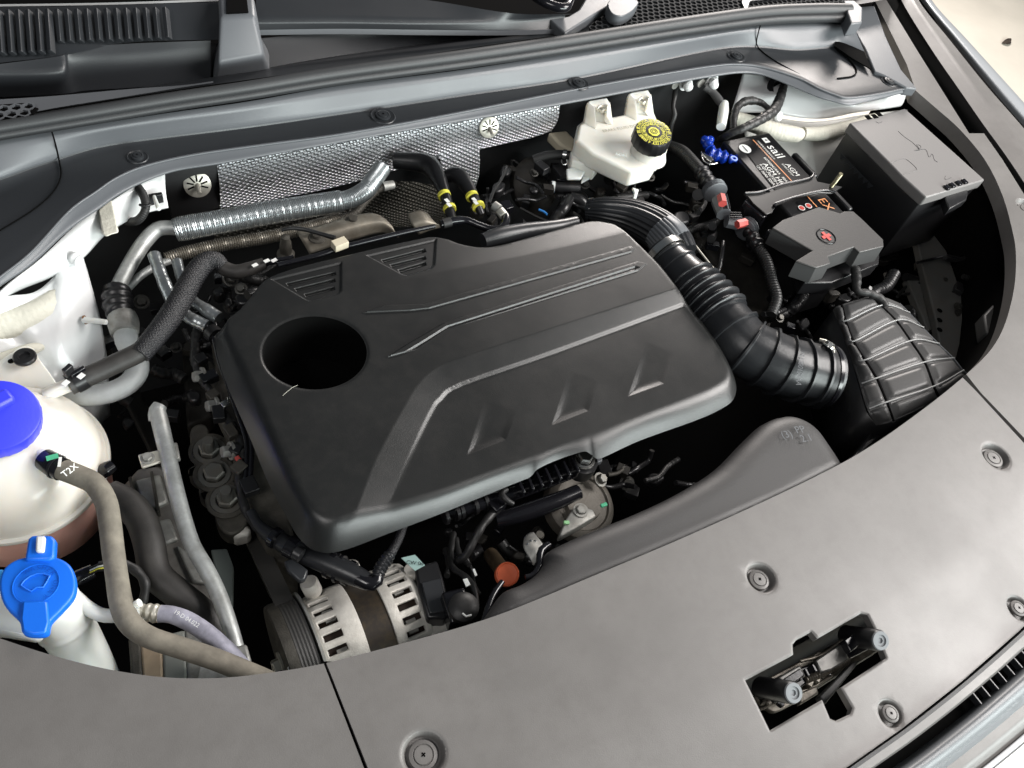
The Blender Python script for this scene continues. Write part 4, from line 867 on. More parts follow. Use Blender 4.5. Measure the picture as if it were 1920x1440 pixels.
# ---------------------------------------------------------------- right tower
T_rt = thing('right_strut_tower', 'white painted strut tower with cream seam sealer behind the battery', 'strut tower', P(1500, 230, -.2))
vs, fs = patch([V([(1392,137,-.012),(1440,141,-.012),(1520,172,-.012),(1590,195,-.012),(1640,188,-.012),(1700,170,-.012)]),
                V([(1385,165,-.03),(1440,180,-.025),(1520,195,-.022),(1590,205,-.022),(1640,203,-.024),(1690,195,-.03)]),
                V([(1370,212,-.06),(1440,212,-.05),(1510,222,-.045),(1560,218,-.045),(1620,205,-.045),(1680,198,-.05)])], 8, 5)
mk('upper_apron', vs, fs, m_white, T_rt, solid=.003)
vs, fs = patch([V([(1385,215,-.055),(1450,220,-.055),(1510,228,-.055),(1560,225,-.055),(1620,215,-.055),(1700,205,-.06)]),
                V([(1395,245,-.08),(1450,250,-.085),(1510,262,-.085),(1560,262,-.085),(1620,245,-.085),(1700,230,-.09)]),
                V([(1400,300,-.13),(1460,310,-.13),(1510,330,-.13),(1550,330,-.13),(1620,320,-.13),(1690,310,-.13)]),
                V([(1410,380,-.22),(1470,400,-.22),(1520,430,-.22),(1550,430,-.22),(1620,430,-.22),(1690,410,-.22)])], 8, 6, lambda U, W_: .012*sst(U, 1.9, 2.3)*(W_ > .2)*-1.0)
mk('tower_wall', vs, fs, m_white2, T_rt, solid=.003)
tube('sealer_roll', [(1380,222,-.05),(1410,232,-.05),(1450,245,-.05),(1490,252,-.05),(1502,250,-.05)], [13,15,16,15,10], m_seam, T_rt, ribs=lambda s: 1+.012*math.sin(s*900), step=.002)
tube('sealer_roll', [(1505,250,-.052),(1540,250,-.052),(1590,238,-.052),(1640,222,-.055)], [12,13,12,10], m_seam, T_rt, ribs=lambda s: 1+.012*math.sin(s*900), step=.002)
lathe('stud_cap', [(.012,0),(.012,.006),(.009,.010),(.0001,.012)], P(1455,218,-.04), m_white, T_rt, axis=(.1, -.8, .5), n=20); tube('stud_cap_stem', [(1460,203,-.03),(1456,214,-.034)], 5, m_white, T_rt)
lathe('rubber_grommet', [(.035,0),(.034,.004),(.026,.007),(.02,.003),(.0001,.003)], P(1462,166,-.020), m_blk, T_rt, axis=(0, -.6, .8), n=32, sy=.75)
for pts, r, lab in [([(1470,160,-.01),(1462,185,-.008),(1450,208,-.008),(1425,225,-.01),(1395,240,-.015),(1370,250,-.03),(1350,262,-.06)], [7,9,10,9,8,7,7], 'thick black taped wire dropping from the grommet in the white tower'),
                    ([(1375,243,-.03),(1376,220,-.02),(1385,198,-.014),(1403,189,-.01),(1425,192,-.01),(1440,203,-.012),(1450,214,-.014)], [7,7,7,8,6,5,4], 'thinner black taped wire looping in front of the white tower')]:
    props(tube('taped_wire', pts, r, m_hose, None, ribs=lambda s: 1+.05*math.sin(s*330)+.03*math.sin(s*900), step=.002), lab, 'wire', 'black taped wires by the white tower')
T = thing('jacking_beam', 'grey steel inner wing beams deep down at the right of the bay', 'beam', P(1760, 560, -.3))
m_beam = mat('dim_grey_steel', (.10,.10,.095), .6, dirt=.3)  # light grey steel, its base colour darkened for deep shade
slab('beam', [(1715,430),(1740,425),(1775,470),(1800,540),(1825,640),(1810,700),(1770,690),(1755,600),(1735,520)], -.20, .02, m_beam, T, bevel=.003)
slab('beam', [(1700,520),(1720,515),(1745,560),(1760,610),(1740,620)], -.22, .02, m_beam, T, bevel=.003)
slab('beam', [(1820,480),(1900,440),(1910,500),(1850,545)], -.16, .02, mat('dark_beam', (.03,.03,.03), .6), T, bevel=.003)
slab('headlamp_back', [(1845,590),(1865,568),(1900,580),(1870,640),(1850,625)], -.10, .03, mat('dark_grey_plastic', (.05,.05,.05), .5), T, bevel=.004)
for k in range(3): lathe('beam_hole', [(.006,0),(.0001,.0003)], P(1762,582+k*18,-.1985), m_void, T, n=12)

# ---------------------------------------------------------------- battery
zb = -.045
T_b = thing('car_battery', 'black car battery with white and orange lettering under a black hold down bracket', 'battery', P(1450, 340, -.2))
a0 = P(1363, 262, zb); a1 = P(1442, 247, zb); x0, x1 = a0.x, a1.x; y1 = (a0.y+a1.y)/2; x0 -= .010; y0 = y1-.31
box('battery_case', ((x0+x1)/2, (y0+y1)/2, zb-.095), (x1-x0, y1-y0, .19), m_blk, T_b, bevel=.004)
mk('label_sheet', [P(1386,269,zb+.0012), P(1441,250,zb+.0012), P(1520,333,zb+.0012), P(1455,358,zb+.0012)], [(3,2,1,0)], m_label, T_b, smooth=False)
Lz = zb+.0020
def btext(s_, a, b, mt_):
    A_ = P(*a, Lz); B_ = P(*b, Lz); o = text('lettering', s_, (A_+B_)/2, (0, -1, 0), (1, 0, 0), 1.0, mt_, None, ext=0)
    ys = [v.co.y for v in o.data.vertices]; k = abs(A_.y-B_.y)/(max(ys)-min(ys)); c_ = (A_+B_)/2
    xs_ = [v.co.x for v in o.data.vertices]; cx_ = (max(xs_)+min(xs_))/2; cy_ = (max(ys)+min(ys))/2
    for v in o.data.vertices: v.co = Vector(((v.co.x-cx_)*k, (v.co.y-cy_)*k, 0))
    o.parent = T_b; o.location = c_-wloc(T_b); wl[o.name] = c_
def bline(name, a, b, wpx, mt_, z=None):
    z = z or Lz; A_ = P(*a, z); B_ = P(*b, z); w_ = WL(wpx, A_)/2; mk(name, [A_-Vector((w_,0,0)), A_+Vector((w_,0,0)), B_+Vector((w_,0,0)), B_-Vector((w_,0,0))], [(0,3,2,1)], mt_, T_b, smooth=False)
bline('orange_line', (1412,262), (1486,341), 2.2, m_oprint)
c = P(1397,279,zb+.0014); lathe('minus_disc', [(WL(12,c),0),(WL(12,c),.0005),(.0001,.0005)], c, m_wprint, T_b, n=32); bline('minus_bar', (1392,273), (1402,284), 2.5, m_label, zb+.0026)
em = P(1436,263,Lz); box('emblem_square', em, (WL(12,em), WL(13,em), .0004), m_wprint, T_b, bevel=0); text('emblem_mark', '4', em+Vector((0,0,.0004)), (0,-1,0), (1,0,0), WL(12,em), m_label, T_b)
btext('sail', (1444,273), (1466,295), m_wprint)
btext('风帆蓄电池有限责任公司', (1420,264), (1453,298), m_wprint)
btext('FENGFAN CO., LTD.', (1417,268), (1448,301), m_wprint)
btext('AGM', (1475,307), (1497,329), m_wprint); btext('START-STOP', (1467,307), (1488,330), m_wprint)
btext('607000419AA   80A', (1433,295), (1476,341), m_wprint)
btext('AGM H6', (1433,306), (1468,344), m_wprint)
btext('6-QF-70(720)-L', (1425,308), (1460,346), m_wprint)
btext('12V 70Ah 720A', (1420,311), (1452,347), m_wprint)
box('case_handle', P(1508,312,zb-.004), (.012, .07, .012), m_blk, T_b, bevel=.003); box('case_handle', P(1575,376,zb-.004), (.012, .06, .012), m_blk, T_b, bevel=.003)
mk('lower_label', [P(1492,378,zb+.0012), P(1545,362,zb+.0012), P(1580,398,zb+.0012), P(1530,420,zb+.0012)], [(3,2,1,0)], m_label, T_b, smooth=False)
btext('EX', (1539,373), (1560,394), m_oprint); bline('orange_line', (1513,367), (1532,388), 2.5, m_oprint)
for q in ((1503,390), (1516,386)):
    c = P(*q, Lz); r_ = WL(7, c); o = lathe('warning_symbol', [(r_,0),(r_,.0004),(.0001,.0004)], c, m_wprint, T_b, n=20); lathe('symbol_disc', [(r_*.75,0.0003),(r_*.75,.0008),(.0001,.0008)], c, m_red, o, n=20)
T = thing('battery_hold_down', 'glossy black steel bracket clamped across the battery', 'bracket', P(1480, 370, zb))
hb = [(1395,362),(1428,357),(1440,361),(1520,333),(1526,323),(1533,340),(1580,350),(1560,362),(1535,361),(1490,370),(1455,385),(1449,398),(1437,402),(1420,388),(1413,382),(1405,372)]
slab('bracket_bar', hb, zb+.016, .004, mat('bracket_black_paint', (.012,.012,.012), .3), T, bevel=.0012)
tube('bracket_rim', [(1397,362,zb+.018),(1428,359,zb+.018),(1470,345,zb+.018),(1518,334,zb+.018),(1526,325,zb+.018)], 2, m_gloss, T)
tube('bracket_rim', [(1455,388,zb+.018),(1453,382,zb+.018),(1495,368,zb+.018),(1545,357,zb+.018),(1566,360,zb+.018)], 2, m_gloss, T)
slab('bracket_leg', [(1400,372),(1418,386),(1440,404),(1432,408),(1395,378)], zb+.012, .05, m_gloss, T, bevel=.002)
tube('threaded_rod', [(1556,352,zb+.01),(1565,342,zb+.03),(1577,326,zb+.055)], [3.5,3.5,3.8], mat('brass_rod', (.42,.38,.25), .35, metal=.9), T, ribs=rb(.08, 4500), step=.0004)
T = thing('battery_terminal_cover', 'dark plastic cover with a red plus sign over the battery terminal', 'cover', P(1550, 450, zb))
tc = [(1468,412),(1536,388),(1576,400),(1583,396),(1600,396),(1616,410),(1656,449),(1657,462),(1612,473),(1601,463),(1553,481),(1557,494),(1531,502),(1492,489),(1524,470),(1448,427)]
zt = zb+.032
m_tc = mat('terminal_cover_plastic', (.05,.048,.047), .45, bump=.5, bscale=500, bdist=.0005)
slab('cover_top', tc, zt, .004, m_tc, T, bevel=.0015)
mt_s = mat('cover_side_plastic', (.055,.055,.055), .45, bump=.3, bscale=800, bdist=.0003)
sk = V(tc, zt-.001); g = prism_g([Vector(((p.x-1.0)*.999+1.0, p.y, p.z)) for p in sk], (0, -.004, -.034)); g.mk('cover_side', mt_s, T, bevel=.001, sharp=40)
slab('hinge_rail', [(1438,432),(1444,429),(1495,463),(1515,476),(1510,481),(1465,455)], zt-.018, .015, m_gloss, T, bevel=.001)
pc = P(1549, 443, zt+.0006); prx = WL(20, pc)
lathe('plus_ring', [(prx,0),(prx*.98,.0006),(prx*.9,.0006),(prx*.88,0)], pc, m_gloss, T, n=36)
box('plus_bar', pc+Vector((0,0,.0004)), (prx*1.1, prx*.34, .0008), m_red, T, rz=.1, bevel=0); box('plus_bar', pc+Vector((0,0,.0006)), (prx*.34, prx*1.1, .0008), m_red, T, rz=.1, bevel=0)
slab('lower_housing', [(1500,500),(1560,500),(1650,470),(1648,495),(1560,530),(1508,530)], zt-.05, .03, m_blk, T, bevel=.002)
props(tube('battery_cable', [(1604,505,-.05),(1606,525,-.05),(1608,545,-.05),(1630,550,-.05),(1650,560,-.055),(1660,575,-.06)], [9,9,7,7,8,8], m_hose, None, ribs=lambda s: 1+.06*math.sin(s*400), step=.002), 'black taped cable from the battery cover to the air box', 'cable')

# fuse box
T_f = thing('fuse_box', 'large grey lidded fuse box beside the battery', 'fuse box', P(1720, 290, -.1))
zf = .004
fb = [(1593,230),(1697,203),(1847,337),(1737,370),(1692,330),(1667,304)]
lid = V(fb, zf)
slab('lid', fb, zf, .022, m_fuse, T_f, bevel=.003, seg=3)
g = prism_g([p*0.97+sum(lid, Vector())/6*.03 for p in lid], (0, 0, -.16)); mk('box_base', [v-Vector((0,0,.01)) for v in g.v], g.f, m_blk, T_f, bevel=.003)
slab('lid_step', [(1667,308),(1695,299),(1723,318),(1694,333)], zf-.008, .035, m_fuse, T_f, bevel=.003)
tube('lid_outline', [(1669,306,zf+.0003),(1690,298,zf+.0003),(1700,299,zf+.0003),(1718,315,zf+.0003),(1716,320,zf+.0003),(1695,327,zf+.0003)], .4, m_fuse, T_f)
for (a, b) in [(1628,220), (1640,218), (1648,214)]: box('latch_notch', P(a, b, zf+.0004), (.012, .012, .0012), m_void, T_f, bevel=0)
for (a, b) in [(1775,352), (1785,348), (1797,344), (1808,341)]: box('latch_notch', P(a, b, zf+.001), (.010, .012, .006), m_gloss, T_f, bevel=.001)
slab('side_latch', [(1772,368),(1812,350),(1816,362),(1812,375),(1780,392)], -.012, .018, m_blk, T_f, bevel=.002)
tube('moulded_signature', [(1684,246,zf+.0002),(1695,256,zf+.0002),(1712,268,zf+.0002),(1725,282,zf+.0002),(1718,270,zf+.0002),(1728,276,zf+.0002),(1715,283,zf+.0002),(1735,280,zf+.0002),(1742,295,zf+.0002),(1748,288,zf+.0002),(1752,300,zf+.0002),(1758,304,zf+.0002)], .35, m_cowl2, T_f)
for q in ([(1642,228),(1648,231),(1654,228)], [(1773,330),(1772,337),(1784,333)]): tube('moulded_arrow', [(a, b, zf+.0002) for a, b in q], .35, m_cowl2, T_f)
for k in range(4):
    p = P(1575+k*20, 318+k*19, -.02); 
for k in range(7):
    p = lid[0].lerp(lid[5], .2+k*.12)+Vector((-.0035, 0, -.055)); 
    mk('side_tooth', [p, p+Vector((0,-.014,0)), p+Vector((-.001,-.007,-.012))], [(0,1,2)], m_cowl2, T_f, smooth=False, solid=.001)

# connectors with red clips
def redconn(lab, body, coll, clip, cond, r):
    T = thing('sensor_connector', lab, 'connector', V(body)[0], 'black connectors with red locking clips')
    tube('connector_body', body, [r*1.1, r], m_cowl, T, nc=8, sharp=30)
    tube('connector_collar', coll, [r*1.55, r*1.6], m_cowl, T, ribs=rb(.05, 3000), step=.0006)
    tube('red_clip', clip, [r*.62, r*.62], m_red, T, nc=6, sharp=30)
    tube('wire_boot', cond[:3], [r*.9, r*1.0, r], m_blk, T, ribs=rb(.12, 420), step=.001)
    tube('conduit', cond[2:], [r*.8]*(len(cond)-2), m_hose, T, ribs=rb(.05, 1200), step=.001)
    for k in (-1, 0, 1):
        a, b = V(body); d = (b-a).normalized(); s = Vector((d.y, -d.x, 0)).normalized()
        tube('pin_rib', [a.lerp(b, .1)+s*k*.006+Vector((0,0,.018)), b+s*k*.006+Vector((0,0,.014))], [.0015,.0015], m_blk, T, world=True)
redconn('connector with red clip pointing down beside the blue cap', [(1348,375,-.05),(1357,402,-.05)], [(1337,352,-.05),(1342,362,-.05)], [(1352,368,-.022),(1355,382,-.022)], [(1338,355,-.05),(1325,338,-.05),(1315,322,-.05),(1300,305,-.055),(1280,285,-.06),(1255,275,-.08)], 14)
redconn('connector with red clip lying sideways near the large terminal cover', [(1385,418,-.06),(1362,414,-.06)], [(1395,432,-.06),(1404,426,-.06)], [(1382,421,-.038),(1398,417,-.038)], [(1403,432,-.06),(1413,448,-.06),(1423,466,-.06),(1437,490,-.06),(1448,530,-.065),(1456,560,-.07),(1446,590,-.08)], 13)
T = thing('blue_terminal_cap', 'translucent blue plastic cap pieces on the battery earth terminal', 'cap', P(1345, 290, -.07))
for pts, r in [([(1318,262,-.05),(1336,262,-.05)], 7), ([(1322,262,-.05),(1332,280,-.05)], 9), ([(1330,285,-.055),(1348,292,-.055),(1362,296,-.055)], 12), ([(1325,270,-.052),(1335,272,-.05)], 9), ([(1366,298,-.053),(1382,298,-.048)], 8)]: tube('cap_piece', pts, r, m_bluec, T, nc=10, ribs=rb(.15, 500), step=.002)
lathe('cap_ring', [(.007,0),(.007,.002),(.004,.002),(.004,0)], P(1376,298,-.035), mat('bright_blue', (.15,.25,.8), .2), T, n=20)
tube('terminal_lug', [(1318,290,-.06),(1330,300,-.06),(1335,305,-.06)], [5,8,6], m_steel, T)
tube('lug_wire', [(1315,285,-.055),(1318,300,-.055),(1330,308,-.05),(1345,306,-.05)], 1.5, m_steel, T)

# ---------------------------------------------------------------- intake hose, duct and air box
T = thing('intake_hose', 'black corrugated rubber intake hose with metal clamps right of the engine cover', 'hose', P(1400, 640, -.05))
tube('hose_neck', [(1238,468,-.03),(1258,492,-.03),(1285,522,-.03),(1300,538,-.03)], [33,38,44,48], m_intake, T, nc=32, ribs=lambda s: 1+(.09 if (.020 < s < .024 or .042 < s < .046) else 0), step=.001)
tube('bellows', [(1290,527,-.03),(1308,548,-.03),(1335,578,-.03),(1355,602,-.03)], [46,50,53,54], m_intake, T, nc=36, ribs=lambda s: 1+.13*math.sin(s*2*PI/.0150), step=.0009)
rl = lambda s: 1+(.10 if (s % .030) < .004 else 0)-.02
tube('hose_elbow', [(1350,597,-.03),(1372,625,-.03),(1395,650,-.032),(1428,668,-.035),(1470,687,-.04),(1510,697,-.045),(1536,703,-.048)], [52,54,55,56,57,58,58], m_intake, T, nc=40, ribs=rl, step=.0009, flute=lambda a, s: 1+(.03 if (a % (PI/3)) < .12 else 0))
tube('hose_cuff', [(1527,702,-.047),(1540,704,-.048),(1550,706,-.049)], [60,62,60], m_intake, T, nc=40)
tube('band_clamp', [(1537,704,-.048),(1543,705,-.0485)], [63.5,63.5], m_gloss, T, nc=40)
tube('band_clamp', [(1241,472,-.03),(1250,482,-.03)], [41,43], m_steel, T, nc=32)
hexbolt('clamp_screw', P(1553,650,.0), .007, .008, m_steel, T, axis=(.5, .3, .8)); tube('clamp_tab', [(1537,637,-.005),(1552,642,.0),(1560,652,.0),(1562,668,.0)], [3,4,5,3], m_zinc, T)
text('moulded_lettering', '151000153AA', P(1500,690,.006), P(1512,735,.0)-P(1520,650,.004), P(1560,705,0)-P(1500,690,0), .0115, m_cowl, T)
T = thing('turbo_inlet_duct', 'black duct with fine lengthwise ribs curving down behind the cover corner', 'duct', P(1190, 410, -.06))
tube('ribbed_duct', [(1100,394,-.06),(1135,396,-.05),(1180,405,-.045),(1225,425,-.04),(1258,452,-.04),(1275,480,-.045)], [19,26,32,36,37,34], m_intake, T, nc=96, flute=lambda a, s: 1+.03*math.sin(a*24), step=.004)
tube('duct_clamp', [(1102,394,-.06),(1112,394,-.058)], [22,23.5], m_gloss, T, nc=32)
tube('ribbed_collar', [(1238,432,-.036),(1252,446,-.036),(1262,458,-.038)], [36,38.5,38], m_cowl, T, nc=120, flute=lambda a, s: 1-(.05 if (a % (2*PI/30)) < .05 else 0), step=.002)
tube('steel_trim', [(1296,450,-.05),(1315,475,-.05),(1335,500,-.05),(1345,512,-.05)], 2, m_zinc, T)

T_a = thing('air_filter_box', 'black ribbed air box lid with raised pads and thin wire ridges at the right', 'air box', P(1680, 680, -.15))
grid = [[(1563,582,-.10),(1577,573,-.075),(1637,558,-.06),(1684,572,-.085)], [(1573,602,-.10),(1585,605,-.075),(1652,576,-.058),(1702,590,-.085)], [(1587,637,-.10),(1600,643,-.073),(1680,604,-.055),(1728,618,-.085)],
        [(1600,680,-.10),(1622,678,-.072),(1707,642,-.053),(1757,648,-.085)], [(1612,723,-.10),(1643,712,-.072),(1733,682,-.053),(1785,675,-.085)], [(1626,770,-.10),(1662,757,-.074),(1750,727,-.056),(1803,698,-.088)], [(1642,796,-.125),(1674,790,-.095),(1760,747,-.075),(1812,704,-.10)]]
def padf(U, W_):
    u = U % 1; v = W_ % 1
    return .0045*sst(np.minimum(u, 1-u), .10, .16)*sst(np.minimum(v, 1-v), .14, .22) - .004*(1-sst(np.abs(U-np.round(U)), .0, .05))*(U > .5)*(U < 2.9)
grid = [[(a, b, -.068+(z_+.068)*.5) for a, b, z_ in r] for r in grid]
ctrl = [V(r) for r in grid]
vs, fs = patch(ctrl, 20, 16, padf); m_abox = mat('air_box_plastic', (.060,.060,.060), .42, bump=.5, bscale=400, bdist=.0005, rvar=.06)
mk('lid_surface', vs, fs, m_abox, T_a, solid=.003)
ca = np.array([[list(p) for p in r] for r in ctrl])
m_wire = mat('pale_ridge', (.3,.31,.31), .35)
for j in range(1, 6):
    tube('wire_ridge', [tuple(ca[j, k]+np.array([0, 0, .006])) for k in range(4)], [.0013]*4, m_wire, T_a, world=True)
for k in (1, 2): tube('strap_groove', [tuple(ca[j, k]+np.array([0, 0, .001])) for j in range(7)], [.0028]*7, m_void, T_a, world=True)
tube('strap_edge', [tuple(ca[j, 3]+np.array([0, 0, .004])) for j in range(7)], [.0014]*7, m_cowl, T_a, world=True)
g = G(); per = [ca[j, 0] for j in range(7)]+[ca[6, k] for k in (1, 2, 3)]
vs = [tuple(p) for p in per]+[(p[0]+.01, p[1]+.0, p[2]-.15) for p in per]; n1 = len(per)
mk('box_side', vs, [(i, i+1, n1+i+1, n1+i) for i in range(n1-1)], m_blk, T_a, solid=.003)
def padpos(j, k, u=.5, v=.5): return Vector(ca[j, k]*(1-u)*(1-v)+ca[j, k+1]*u*(1-v)+ca[j+1, k]*(1-u)*v+ca[j+1, k+1]*u*v)+Vector((0, 0, .0068))
for j, s, sz in [(1, 'PP-T20', .009), (2, 'LH 03', .010), (3, 'MADE IN CHINA', .009)]:
    p = padpos(j, 1); text('moulded_lettering', s, p, ca[j, 2]-ca[j, 1], ca[j, 1]-ca[j+1, 1], sz, m_wire, T_a, ext=.0008)
slab('lower_tube', [(1590,870),(1640,800),(1700,760),(1660,810),(1610,860)], -.12, .03, m_blk, T_a, bevel=.004)
# ================================================================ LEFT SIDE: COOLANT TANK, WASHER, HOSES
zT = -.115; tcx = P(30, 872, zT); Rt = WL(156, tcx)
T_t = thing('coolant_expansion_tank', 'cream translucent coolant tank with a dark blue cap at the left edge', 'tank', P(32, 880, -.25))
dome = [(Rt*1.03, -.006), (Rt*1.035, -.002), (Rt*1.03, .001), (Rt*.985, .002)]+[(Rt*.98*math.cos(a), .002+.083*math.sin(a)) for a in np.linspace(.05, PI/2-.02, 16)]+[(.0001, .085)]
lathe('tank_top', dome, tcx, m_tank, T_t, n=72, sharp=50)
lathe('tank_bottom', [(Rt*.5, -.12), (Rt*.8, -.115), (Rt*.93, -.09), (Rt*.965, -.05), (Rt*.98, -.005)], tcx, m_tankred, T_t, n=64)
tube('filler_neck', [P(-10,800,-.05), P(-10,790,-.02)], [WL(62, P(-10,790,-.03))]*2, m_tank, T_t, world=True, nc=40)
cc = P(-9, 777, -.004); rc = WL(76, cc); axt = Vector((.12, -.12, 1)).normalized()
bc = lathe('tank_cap', [(rc*.96,-.022),(rc,-.018),(rc,-.004),(rc*.985,-.001),(rc*.95,0),(.0001,.0015)], cc, m_blue, T_t, n=72, axis=axt, gear=lambda a, r, h: 1+.008*math.sin(a*30) if h < -.003 else 1)
xx, yy, zz = Vector((.92, .36, -.06)).normalized(), None, axt; yy = zz.cross(xx).normalized(); xx = yy.cross(zz)
box('cap_grip', cc+xx*(-rc*.22)+yy*(rc*.22)+zz*.004, (rc*1.55, rc*.42, .012), m_blue, bc, ax=(xx, yy, zz), bevel=.004)
tube('hose_spigot', [(60,846,-.055),(80,858,-.052),(98,868,-.05)], [20,18,17], m_tank, T_t)
tube('hose_spigot', [(85,742,-.06),(110,730,-.055),(130,722,-.052)], [13,13,13], m_tank, T_t)
vs = V([(-40,712,-.075),(0,682,-.07),(28,655,-.068),(45,648,-.068),(62,652,-.068),(72,670,-.07),(108,722,-.08),(95,740,-.085),(20,735,-.085)])
prism_g([Vector(p) for p in cr(vs, 4, True)], (0, 0, -.006)).mk('mounting_lug', m_tank, T_t, bevel=.002)
vs = V([(-40,690,-.078),(0,675,-.072),(20,660,-.07),(30,662,-.07),(24,690,-.075),(-40,730,-.08)]); prism_g(vs, (0, 0, -.006)).mk('mounting_lug', m_tank, T_t, bevel=.002)
hb_ = P(47, 671, -.066); lathe('lug_bolt', [(.0001,0),(.0135,0),(.0135,.003),(.012,.005),(.007,.005),(.006,.002),(.0001,.002)][1:], hb_, m_blk, T_t, n=28)
lathe('lug_hole', [(.004,0),(.0001,.0003)], P(21,677,-.064), m_void, T_t, n=12)
box('level_rib', P(75,815,-.03)+Vector((0,0,.012)), (.004,.004,.001), m_tank, T_t) if False else None

T = thing('overflow_hose', 'dusty grey rubber hose with T2X print looping down from the coolant tank', 'hose', P(240, 1130, -.03))
tube('hose_run', [(85,862,-.045),(112,878,-.042),(150,893,-.04),(178,908,-.04),(198,940,-.04),(206,980,-.04),(212,1030,-.04),(219,1080,-.038),(228,1135,-.035),(245,1170,-.033),(280,1195,-.035),(340,1215,-.04),(400,1235,-.045),(450,1255,-.05),(520,1285,-.055)], [19,20,20,20,20,20,20,20,21,21,20,20,20,20,20], m_dusty, T, nc=20)
tube('hose_clamp', [(84,861,-.045),(100,871,-.043),(118,881,-.042)], [21,22.5,22], m_gloss, T, nc=20)
tube('clamp_ridge', [(104,874,-.0425),(108,876,-.0422)], [24,24], m_blk, T)
def ptext(name, s, px, py, z, dx, dy, sizepx, mt, parent):
    c = P(px, py, z); xd = P(px+dx, py+dy, z)-c; n = (Vector((0, 0, H))-c).normalized(); yd = n.cross(xd)
    return text(name, s, c, xd, yd, WL(sizepx, c), mt, parent)
ptext('printed_mark', 'T2X', 131, 882, -.010, 46, -34, 17, m_wprint, T)
box('green_mark', P(98,857,-.020), (.012,.006,.0008), m_green, T, rz=.0, bevel=0); box('white_mark', P(112,866,-.017), (.003,.012,.0008), m_wprint, T, rz=-.3, bevel=0)
props(tube('lower_radiator_hose', [(205,925,-.09),(240,945,-.09),(265,975,-.09),(280,1020,-.09),(292,1075,-.095),(330,1110,-.10),(375,1145,-.11),(420,1190,-.13)], [26,28,28,28,28,27,26,25], m_dusty2, None, nc=22), 'thick dark rubber radiator hose curving behind the dusty overflow hose', 'hose')
T = thing('radiator_pipe', 'long bare aluminium pipe running down towards the front panel', 'pipe', P(370, 1000, -.1))
tube('pipe_run', [(296,775,-.09),(302,800,-.085),(316,860,-.082),(330,920,-.08),(345,975,-.08),(362,1025,-.08),(385,1065,-.08),(408,1110,-.082),(428,1165,-.085),(445,1220,-.09),(452,1250,-.095)], [15,15.5,15,15,15,15,15.5,15,15,14,14], m_alu, T, nc=20)
tube('pipe_head', [(292,790,-.095),(294,772,-.09),(300,760,-.088)], [13,15.5,13], m_alu, T)
slab('clamp_foot', [(438,1212),(462,1206),(472,1240),(450,1252)], -.075, .03, m_alud, T, bevel=.003)
slab('bracket', [(258,852),(300,842),(305,865),(266,878)], -.078, .004, m_zinc, T, bevel=.002)
slab('bracket', [(322,830),(332,828),(338,858),(328,860)], -.08, .01, m_alud, T, bevel=.002)
hexbolt('bracket_bolt', P(277,860,-.078), .0055, .006, m_alud, T)
T = thing('radiator_end_tank', 'grey metal castings and brackets down between the hoses at lower left', 'bracket', P(300, 1000, -.2))
m_rad = mat('grey_casting', (.20,.19,.175), .6, metal=.2, var=.2, vscale=40, dirt=.4, dcol=(.07,.06,.05), bump=.6, bscale=250)
slab('casting', [(225,915),(258,878),(300,872),(325,895),(338,950),(360,1020),(400,1100),(420,1190),(380,1170),(310,1120),(262,1040)], -.125, .05, m_rad, T, bevel=.004)
for q in ([(252,900),(300,888),(316,940),(270,960)], [(262,985),(318,970),(335,1010),(280,1030)], [(330,1020),(365,1040),(395,1095),(360,1090)]): slab('casting_pad', q, -.118, .01, m_alud, T, bevel=.003)
for k, q in enumerate([[(240,895),(246,892),(262,960),(256,962)], [(280,884),(286,882),(300,960),(294,962)]]): slab('casting_rib', q, -.112, .012, m_castd, T, bevel=.001)
slab('steel_plate', [(395,1030),(425,1028),(437,1060),(436,1130),(420,1130)], -.14, .02, mat('green_grey_steel', (.13,.15,.14), .6), T, bevel=.002)
T = thing('headlamp_back_panels', 'tan and grey panels standing at the front edge below the hoses', 'panel', P(330, 1240, -.2))
for q, mt_ in [([(240,1195),(264,1200),(268,1275),(245,1265)], m_castd), ([(262,1200),(304,1202),(307,1290),(268,1290)], mat('tan_plastic', (.38,.29,.20), .6, var=.1, vscale=50, dirt=.2)), ([(304,1190),(347,1180),(352,1290),(306,1290)], mat('grey_plastic', (.22,.23,.21), .6)), ([(345,1175),(430,1190),(440,1290),(352,1290)], m_alud)]:
    slab('upright_panel', q, -.10, .05, mt_, T, bevel=.003)
slab('pale_foil', [(380,1232),(425,1240),(430,1275),(370,1275)], -.08, .01, mat('pale_foil', (.6,.6,.58), .4, dirt=.5), T, bevel=.001)
T = thing('washer_bottle_hose', 'grey violet hose with faded print and a silver clamp near the washer bottle', 'hose', P(370, 1180, -.06))
tube('hose_run', [(298,1151,-.05),(320,1152,-.05),(350,1163,-.052),(385,1185,-.055),(420,1215,-.06),(448,1243,-.065),(475,1270,-.07)], [16,16,17,17,17,16,15], m_lav, T, nc=20)
tube('ferrule', [(262,1148,-.052),(280,1149,-.051),(300,1151,-.05)], [15,17,17], m_zinc, T, ribs=rb(.06, 900), step=.001)
ptext('printed_mark', '19-D 04.022', 350, 1160, -.026, 46, 28, 11, m_wprint, T)
T = thing('washer_filler_neck', 'white washer bottle filler neck with a bright blue hinged cap', 'washer filler', P(90, 1150, -.1))
tube('neck_tube', [(78,1105,-.012),(88,1125,-.03),(112,1158,-.055),(140,1200,-.085),(170,1260,-.12),(185,1300,-.15)], [58,54,50,46,44,43], m_wht, T, nc=40, ribs=lambda s: 1+(.05 if .055 < s < .062 else 0)-.0, step=.002)
tube('side_spout', [(140,1120,-.045),(165,1140,-.045),(190,1153,-.046),(220,1154,-.048),(262,1148,-.05)], [14,13,13,13,14], m_wht, T)
